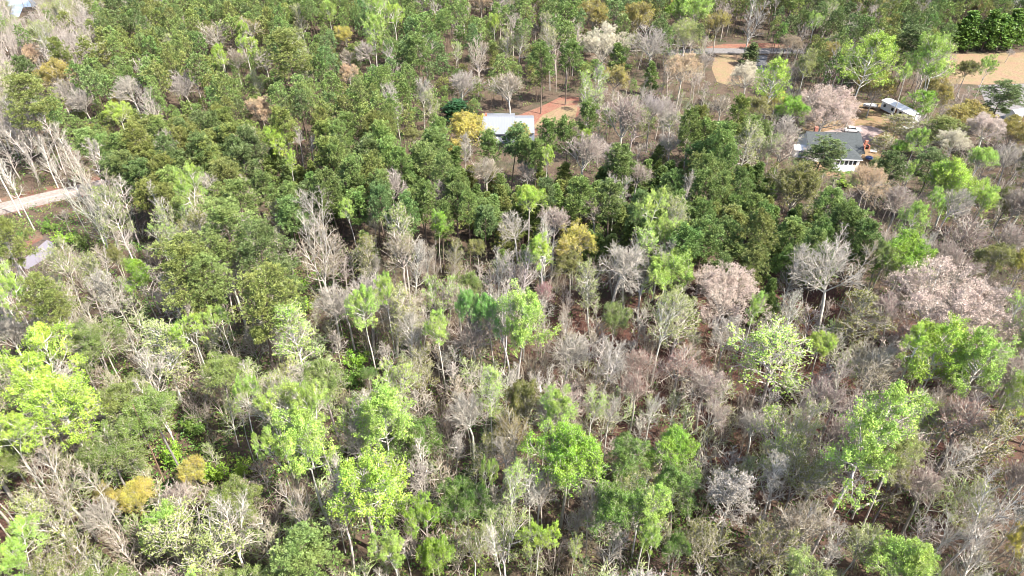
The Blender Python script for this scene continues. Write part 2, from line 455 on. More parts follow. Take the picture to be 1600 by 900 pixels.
def grow(kind, seed, lod=False):
    """returns (trunk Geo, crown Geo, height, crown radius)"""
    rng = np.random.default_rng(seed)
    T, C = Geo(), Geo()
    o1 = np.zeros((1, 3))
    lean = np.array([[rng.normal(0, 0.04), rng.normal(0, 0.04), 1.0]])
    n = lambda k, lo: lo if lod else k
    if kind in ('fan', 'bud', 'round'):
        h = {'fan': 17, 'bud': 18, 'round': 16}[kind]
        th = h * (rng.uniform(0.3, 0.42) if kind != 'bud' else rng.uniform(0.16, 0.26))
        tr = paths(o1, lean, np.array([th]), 5, 0.06, 0.02, rng)
        r0 = 0.30 if kind != 'round' else 0.22
        T.tubes(tr, [r0 * 1.25], [r0 * 0.8], n(8, 5))
        k1 = (int(rng.integers(9, 12)) if kind != 'bud' else int(rng.integers(12, 15))) if not lod else 7
        a1 = {'fan': (R_(42), R_(14)), 'bud': (R_(64), R_(14)), 'round': (R_(50), R_(12))}[kind]
        p, d, t, b = spawn(tr, k1, 0.6, 1.0, a1, 0.12, rng)
        L1 = (h - th) * rng.uniform(0.78, 1.0, len(p))
        b1 = paths(p, d, L1, 6, 0.09, 0.035, rng)
        T.tubes(b1, r0 * 0.6 * np.ones(len(p)), 0.06 * np.ones(len(p)), n(5, 3))
        k2 = n(9, 5)
        p, d, t, b = spawn(b1, k2, 0.2, 0.97, R_(38), 0.17, rng)
        L2 = L1[b] * (0.92 - 0.74 * t) * rng.uniform(0.75, 1.05, len(p))
        b2 = paths(p, d, L2, 4, 0.15, 0.05, rng)
        C.tubes(b2, 0.10 * np.ones(len(p)), 0.05 * np.ones(len(p)), n(4, 3), 0.0, rng.uniform(0.8, 1.2, len(p)))
        k3 = n(6, 4)
        p, d, t, b = spawn(b2, k3, 0.2, 0.98, R_(42), 0.2, rng)
        L3 = np.maximum(L2[b] * (0.72 - 0.5 * t), 0.6) * rng.uniform(0.7, 1.15, len(p))
        b3 = paths(p, d, L3, 3, 0.17, 0.05, rng)
        C.tubes(b3, (0.058 if not lod else 0.06) * np.ones(len(p)), 0.03 * np.ones(len(p)), 3, 0.22 if kind != 'round' else 0.1, rng.uniform(0.8, 1.2, len(p)))
        if not lod:
            p, d, t, b = spawn(b3, {'fan': 3, 'bud': 4}.get(kind, 3), 0.2, 1.0, R_(44), 0.22, rng)
            L4 = np.maximum(L3[b] * 0.5, 0.45) * rng.uniform(0.7, 1.3, len(p))
            b4 = paths(p, d, L4, 2, 0.12, 0.08, rng)
            C.tubes(b4, 0.034 * np.ones(len(p)), 0.018 * np.ones(len(p)), 3, 0.95 if kind != 'round' else 0.1, rng.uniform(0.75, 1.2, len(p)))
        else:
            b4 = b3
        cv = rng.uniform(0.62, 1.28, len(b2))
        if kind == 'bud':
            per = 17 if not lod else 9
            P = clumps(b4, per, 0.19, rng, 0.5)
            P = P[P[:, 2] / P[:, 2].max() > rng.uniform(0.3, 0.72, len(P))]
            C.cards(P, 0.20 if not lod else 0.5, rng, 1.0, rng.uniform(0.8, 1.2, len(P)), 0.7)
        if kind == 'round':
            per = 19 if not lod else 10
            P = clumps(b4, per, 0.24, rng, 0.2)
            vv = np.repeat(np.repeat(cv, k3 * (1 if lod else 3)), per) * rng.uniform(0.8, 1.2, len(P))
            C.cards(P, 0.235 if not lod else 0.75, rng, 1.0, vv, 0.65)
    elif kind in ('tall', 'pole', 'wispy', 'tulip', 'sapling'):
        h, Rr = {'tall': (20, 3.0), 'pole': (18, 1.7), 'wispy': (19, 3.2), 'tulip': (24, 4.6), 'sapling': (8, 1.7)}[kind]
        stems = {'tall': rng.integers(1, 4), 'tulip': rng.integers(1, 4), 'wispy': rng.integers(1, 4)}.get(kind, 1)
        r0 = {'tall': 0.23, 'pole': 0.16, 'wispy': 0.2, 'tulip': 0.27, 'sapling': 0.07}[kind]
        tr0 = paths(o1, lean, np.array([h * (0.97 if stems == 1 else 0.32)]), 8, 0.035, 0.02, rng)
        if stems == 1:
            T.tubes(tr0, [r0], [0.03], n(8, 5)); tr = tr0
        else:
            T.tubes(tr0, [r0 * 1.15], [r0 * 0.9], n(8, 5))
            p, d, t, b = spawn(tr0, int(stems), 0.9, 1.0, R_(17), 0.06, rng)
            Ls = h * 0.66 * rng.uniform(0.8, 1.03, int(stems))
            tr = paths(p, d, Ls, 7, 0.05, 0.035, rng)
            T.tubes(tr, r0 * 0.7 * np.ones(int(stems)), 0.03 * np.ones(int(stems)), n(6, 4))
        single = stems == 1
        k1 = {'tall': 32, 'pole': 17, 'wispy': 28, 'tulip': 24, 'sapling': 14}[kind]
        if lod: k1 = int(k1 * 0.55)
        if not single: k1 = max(8, int(k1 / stems * 1.15))
        t0 = {'tall': 0.32, 'pole': 0.45, 'wispy': 0.38, 'tulip': 0.5, 'sapling': 0.25}[kind]
        if not single: t0 = max(0.02, (t0 - 0.32) / 0.66 + 0.05)
        aa = {'tall': (R_(48), R_(26)), 'pole': (R_(50), R_(28)), 'wispy': (R_(55), R_(28)), 'tulip': (R_(66), R_(36)), 'sapling': (R_(50), R_(30))}[kind]
        p, d, t, b = spawn(tr, k1, t0, 0.985, aa, 0.14, rng)
        tt = (t - t0) / (1 - t0)
        prof = np.sin(np.clip(0.28 + 0.66 * tt, 0, 1) * math.pi) ** 0.7
        L1 = Rr * 1.35 * prof * rng.uniform(0.6, 1.15, len(p)) + 0.5
        b1 = paths(p, d, L1, 5, 0.10, 0.07, rng)
        C_or_T = T
        C_or_T.tubes(b1, np.minimum(0.03 + 0.022 * L1, r0 * 0.55), 0.022 * np.ones(len(p)), n(4, 3))
        k2 = n(7, 4)
        p, d, t, b = spawn(b1, k2, 0.25, 1.0, R_(40), 0.18, rng)
        L2 = np.maximum(L1[b] * (0.58 - 0.3 * t), 0.5) * rng.uniform(0.7, 1.2, len(p))
        b2 = paths(p, d, L2, 3, 0.13, 0.08, rng)
        C.tubes(b2, (0.05 if not lod else 0.055) * np.ones(len(p)), 0.024 * np.ones(len(p)), 3, 0.15 if kind in ('tall', 'pole', 'sapling') else 0.0, rng.uniform(0.8, 1.2, len(p)))
        k3 = n(3, 3) if kind in ('pole', 'sapling', 'tall') else n(4, 3) if kind == 'wispy' else n(6, 3)
        p, d, t, b = spawn(b2, k3, 0.15, 1.0, R_(46), 0.22, rng)
        L3 = np.maximum(L2[b] * 0.55, 0.4) * rng.uniform(0.7, 1.3, len(p))
        b3 = paths(p, d, L3, 2, 0.14, 0.08, rng)
        C.tubes(b3, (0.032 if not lod else 0.045) * np.ones(len(p)), 0.017 * np.ones(len(p)), 3, 0.7 if kind in ('tall', 'pole', 'sapling') else 0.1, rng.uniform(0.75, 1.2, len(p)))
        if kind in ('wispy', 'tulip'):
            cv = np.repeat(rng.uniform(0.62, 1.28, len(b2)), k3)
            keep = rng.uniform(0, 1, len(b3)) < (0.62 if kind == 'wispy' else 1.0)
            if kind == 'tulip':
                ck = np.repeat(rng.uniform(0, 1, len(b2)) < 0.8, k3); keep = keep & ck
            bb, cv = b3[keep], cv[keep]
            per = {'wispy': 9, 'tulip': 23}[kind]
            if lod: per += 2
            P = clumps(bb, per, 0.14 if kind == 'wispy' else 0.2, rng, 0.35)
            vv = np.repeat(cv, per) * rng.uniform(0.88, 1.12, len(P))
            C.cards(P, ({'wispy': 0.22, 'tulip': 0.27}[kind]) * (2.0 if lod else 1), rng, 1.0, vv, 0.65)
    elif kind in ('pine', 'bigpine', 'youngpine'):
        h, Rr = {'pine': (20, 3.0), 'bigpine': (24, 4.4), 'youngpine': (12, 2.2)}[kind]
        tr = paths(o1, lean, np.array([h * 0.97]), 9, 0.03, 0.02, rng)
        T.tubes(tr, [{'pine': 0.19, 'bigpine': 0.27, 'youngpine': 0.1}[kind]], [0.04], n(8, 4))
        t0 = {'pine': rng.uniform(0.54, 0.65), 'bigpine': rng.uniform(0.45, 0.55), 'youngpine': 0.2}[kind]
        k1 = {'pine': 32, 'bigpine': 26, 'youngpine': 34}[kind]
        if lod: k1 = 22
        p, d, t, b = spawn(tr, k1, t0, 0.985, (R_(84), R_(38)), 0.13, rng)
        tt = (t - t0) / (1 - t0)
        if kind == 'youngpine': prof = (1 - tt) * 0.95 + 0.12
        else: prof = np.sqrt(np.clip(1 - (np.abs(tt - 0.30) / 0.76) ** 2.0, 0.03, 1)) * (0.55 + 0.45 * np.clip(tt / 0.18, 0, 1))
        L1 = Rr * 1.1 * prof * rng.uniform(0.65 if kind == 'pine' else 0.5, 1.1, len(p)) + 0.25
        b1 = paths(p, d, L1, 4, 0.10, 0.07, rng)
        T.tubes(b1, 0.02 + 0.012 * L1, 0.02 * np.ones(len(p)), 3)
        k2 = {'pine': 7, 'bigpine': 8, 'youngpine': 5}[kind]
        if lod: k2 = 5
        p, d, t, b = spawn(b1, k2, 0.3, 1.0, R_(52), 0.22, rng)
        L2 = np.maximum(L1[b] * (0.62 - 0.32 * t), 0.3) * rng.uniform(0.7, 1.2, len(p))
        b2 = paths(p, d, L2, 3, 0.12, 0.12, rng)
        C.tubes(b2, 0.025 * np.ones(len(p)), 0.012 * np.ones(len(p)), 3, 0.0)
        src = [b2]
        if kind == 'bigpine':
            p, d, t, b3p = spawn(b2, 3, 0.35, 1.0, R_(50), 0.2, rng)
            b3 = paths(p, d, np.maximum(L2[b3p] * 0.5, 0.3) * rng.uniform(0.7, 1.2, len(p)), 2, 0.12, 0.15, rng)
            C.tubes(b3, 0.018 * np.ones(len(p)), 0.01 * np.ones(len(p)), 3, 0.0)
            src.append(b3)
        P, D = [], []
        for s_ in src + [b1, tr]:
            P.append(s_[:, -1]); D.append(s_[:, -1] - s_[:, -2])
        if not lod:
            P.append(b2[:, 1]); D.append(b2[:, -1] - b2[:, 0])
            P.append(b1[:, 2]); D.append(b1[:, -1] - b1[:, 2])
        P, D = np.concatenate(P), np.concatenate(D)
        D /= np.linalg.norm(D, axis=1, keepdims=True) + 1e-9
        D = D + UPV * 0.55; D /= np.linalg.norm(D, axis=1, keepdims=True)
        rad = (0.5 if kind != 'bigpine' else 0.46) if not lod else 0.72
        nb = 22 if not lod else 11
        if kind == 'bigpine' and not lod: nb = 17
        C.tufts(P, D, rad, rng, nb, 0.23 if not lod else 0.4, 0.62, rng.uniform(0.72, 1.25, len(P)))
    elif kind == 'cedar':
        h, Rr = 9.0, 2.3
        tr = paths(o1, lean, np.array([h * 0.95]), 5, 0.02, 0.02, rng)
        T.tubes(tr, [0.14], [0.03], 6)
        p, d, t, b = spawn(tr, 60, 0.06, 0.98, (R_(70), R_(35)), 0.12, rng)
        L1 = Rr * np.clip(np.sqrt(1 - t) * 1.1, 0.1, 1) * rng.uniform(0.7, 1.1, len(p))
        b1 = paths(p, d, L1, 3, 0.1, 0.15, rng)
        T.tubes(b1, 0.03 * np.ones(len(p)), 0.01 * np.ones(len(p)), 3)
        p, d, t, b = spawn(b1, 6, 0.25, 1.0, R_(45), 0.2, rng)
        b2 = paths(p, d, 0.3 + 0.3 * L1[b] * rng.uniform(0.5, 1.1, len(p)), 2, 0.1, 0.15, rng)
        C.tubes(b2, 0.015 * np.ones(len(p)), 0.01 * np.ones(len(p)), 3, 0.3)
        P = clumps(b2, 10, 0.12, rng, 0.1)
        C.cards(P, 0.36, rng, 1.0, np.repeat(rng.uniform(0.75, 1.2, len(b2)), 10) * rng.uniform(0.8, 1.2, len(P)), 0.5)
    elif kind in ('shrub', 'brush'):
        h, Rr = 3.2, 1.7
        m_ = int(rng.integers(6, 10))
        az = rng.uniform(0, 6.28, m_); inc = rng.uniform(0.1, 0.75, m_)
        D = np.stack([np.cos(az) * np.sin(inc), np.sin(az) * np.sin(inc), np.cos(inc)], 1)
        P0 = np.stack([np.cos(az) * 0.15, np.sin(az) * 0.15, np.zeros(m_)], 1)
        L1 = h * rng.uniform(0.6, 0.95, m_)
        tr = paths(P0, D, L1, 4, 0.12, 0.04, rng)
        T.tubes(tr, 0.035 * np.ones(m_), 0.012 * np.ones(m_), 4)
        p, d, t, b = spawn(tr, 7, 0.2, 1.0, R_(42), 0.2, rng)
        b1 = paths(p, d, L1[b] * (0.5 - 0.28 * t), 3, 0.13, 0.06, rng)
        C.tubes(b1, 0.02 * np.ones(len(p)), 0.009 * np.ones(len(p)), 3, 0.15)
        p, d, t, b = spawn(b1, 5, 0.2, 1.0, R_(40), 0.2, rng)
        b2 = paths(p, d, rng.uniform(0.25, 0.6, len(p)), 2, 0.12, 0.06, rng)
        C.tubes(b2, 0.012 * np.ones(len(p)), 0.006 * np.ones(len(p)), 3, 0.6)
        if kind == 'shrub':
            P = clumps(b2, 5, 0.13, rng, 0.2)
            C.cards(P, 0.26, rng, 1.0, np.repeat(rng.uniform(0.75, 1.25, len(b2)), 5), 0.7)
    elif kind == 'snag':
        h, Rr = 17.0, 1.2
        tr = paths(o1, lean, np.array([h]), 8, 0.03, 0.02, rng)
        T.tubes(tr, [0.26], [0.12], 8)
        p, d, t, b = spawn(tr, 14, 0.4, 0.97, R_(75), 0.25, rng)
        b1 = paths(p, d, rng.uniform(0.4, 1.8, len(p)), 3, 0.18, 0.0, rng)
        C.tubes(b1, 0.05 * np.ones(len(p)), 0.02 * np.ones(len(p)), 4, 0.0)
    # the butt runs on below the ground, so that a tree can stand taller on the same crown
    if kind in RAISED:
        d0 = -(lean[0] / np.linalg.norm(lean[0])) * 13.0
        rb = {'tall': 0.23, 'pole': 0.16, 'wispy': 0.2, 'tulip': 0.28, 'fan': 0.37, 'bud': 0.37, 'round': 0.27, 'pine': 0.19, 'bigpine': 0.27}[kind]
        T.tubes(np.stack([d0, d0 * 0.5, np.zeros(3)])[None], [rb * 1.15], [rb], n(8, 5))
    # measure
    V = np.concatenate(C.V)
    rad = np.percentile(np.hypot(V[:, 0], V[:, 1]), 90)
    top = np.percentile(V[:, 2], 99.6)
    return T, C, top, rad


#        kind: (name, category, crown mesh material, variants, crown centre as a share of the height, natural crown radius)
KIND = {
    'pine': ('pine_tree', 'pine tree', M_DARK, 12, 0.79),
    'bigpine': ('pine_tree', 'pine tree', M_DARK, 5, 0.74),
    'youngpine': ('pine_tree', 'pine tree', M_DARK, 3, 0.55),
    'fan': ('bare_tree', 'bare tree', M_PALE, 6, 0.66),
    'tall': ('bare_tree', 'bare tree', M_PALE, 8, 0.64),
    'pole': ('bare_tree', 'bare tree', M_PALE, 6, 0.66),
    'snag': ('dead_tree', 'dead tree', M_PALE, 2, 0.6),
    'bud': ('budding_tree', 'budding tree', M_PALE, 6, 0.60),
    'round': ('leafy_tree', 'leafy tree', M_PALE, 6, 0.70),
    'tulip': ('leafing_tree', 'leafing tree', M_PALE, 8, 0.70),
    'wispy': ('wispy_tree', 'wispy tree', M_PALE, 7, 0.66),
    'cedar': ('evergreen_tree', 'evergreen tree', M_DARK, 3, 0.5),
    'sapling': ('sapling', 'sapling', M_PALE, 4, 0.6),
    'shrub': ('shrub', 'shrub', M_PALE, 4, 0.55),
    'brush': ('shrub', 'shrub', M_PALE, 3, 0.55),
}
NATH = dict(pine=18.5, bigpine=22, youngpine=11, fan=16.5, tall=19, pole=17, snag=16, bud=17, round=16, tulip=24, wispy=18.5, cedar=8, sapling=7.5, shrub=2.8, brush=2.6)
NATR = dict(pine=3.0, bigpine=4.4, youngpine=2.2, fan=4.6, tall=3.2, pole=1.9, snag=1.2, bud=6.2, round=4.4, tulip=4.4, wispy=3.3, cedar=2.3, sapling=1.7, shrub=1.7, brush=1.7)
PROTO = {}
for ki, (k, v_) in enumerate(KIND.items()):
    PROTO[k] = []
    for i in range(v_[3]):
        T_, C_, top, rad = grow(k, 1000 * ki + i)
        PROTO[k].append((T_.mesh(v_[0] + '_trunk', M_BARK), C_.mesh(v_[0] + '_crown', v_[2]), top, rad))

BARK = dict(pine=(0.12, 0.085, 0.065), pale=(0.33, 0.295, 0.25), white=(0.44, 0.405, 0.355), brown=(0.17, 0.12, 0.09), grey=(0.18, 0.16, 0.14))
COLR = dict(
    yg=(0.28, 0.39, 0.055), lg=(0.265, 0.385, 0.075), bg=(0.19, 0.32, 0.035), mg=(0.115, 0.2, 0.035), em=(0.17, 0.34, 0.075),
    pgy=(0.235, 0.27, 0.085), ol=(0.165, 0.17, 0.045), og=(0.14, 0.19, 0.045), go=(0.26, 0.22, 0.055), ye=(0.37, 0.325, 0.065),
    ta=(0.25, 0.2, 0.13), pe=(0.42, 0.31, 0.19), cr=(0.48, 0.43, 0.315), pk=(0.46, 0.37, 0.31), mv=(0.235, 0.165, 0.145),
    lil=(0.25, 0.22, 0.205), wh=(0.31, 0.285, 0.245), rd=(0.3, 0.17, 0.14), br=(0.15, 0.105, 0.08), ma=(0.28, 0.06, 0.10), pu=(0.20, 0.15, 0.26),
    pg=(0.128, 0.185, 0.05), pd=(0.1, 0.135, 0.045), po=(0.16, 0.185, 0.05), pb=(0.118, 0.178, 0.06), pl=(0.155, 0.21, 0.06), hg=(0.085, 0.15, 0.022), mgn=(0.02, 0.06, 0.02))
rnd = random.Random(11)


def plant(kind, var, x, y, sx, sz, rot, col, bark, label, group):
    nm, cat = KIND[kind][0], KIND[kind][1]
    tm, cm, _, _ = PROTO[kind][var]
    e = bpy.data.objects.new(nm, None); e.empty_display_size = 0.5
    lift = 0.0
    lim = {'fan': 0.95, 'bud': 0.92, 'round': 1.05, 'tulip': 1.2}.get(kind, 1.2)
    if kind in RAISED and sz > lim * sx:
        h_ = sz * PROTO[kind][var][2]; sz = max(lim * sx, 0.52 * sz); lift = h_ - sz * PROTO[kind][var][2]
    e.location = (x, y, ground_z(x, y) - 0.05 + lift); e.rotation_euler = (rnd.gauss(0, 0.035), rnd.gauss(0, 0.035), rot); e.scale = (sx, sx, sz)
    COL.objects.link(e)
    for n_, me_, c in (('trunk', tm, bark), ('crown', cm, col)):
        o = bpy.data.objects.new(n_, me_); o.parent = e; o.color = (*c, 1)
        COL.objects.link(o)
    return tag(e, label, cat, group)


def jitter(c, s=0.12):
    k = 1 + rnd.uniform(-s, s)
    return tuple(max(0.005, a * k * (1 + rnd.uniform(-s, s) * 0.4)) for a in c)
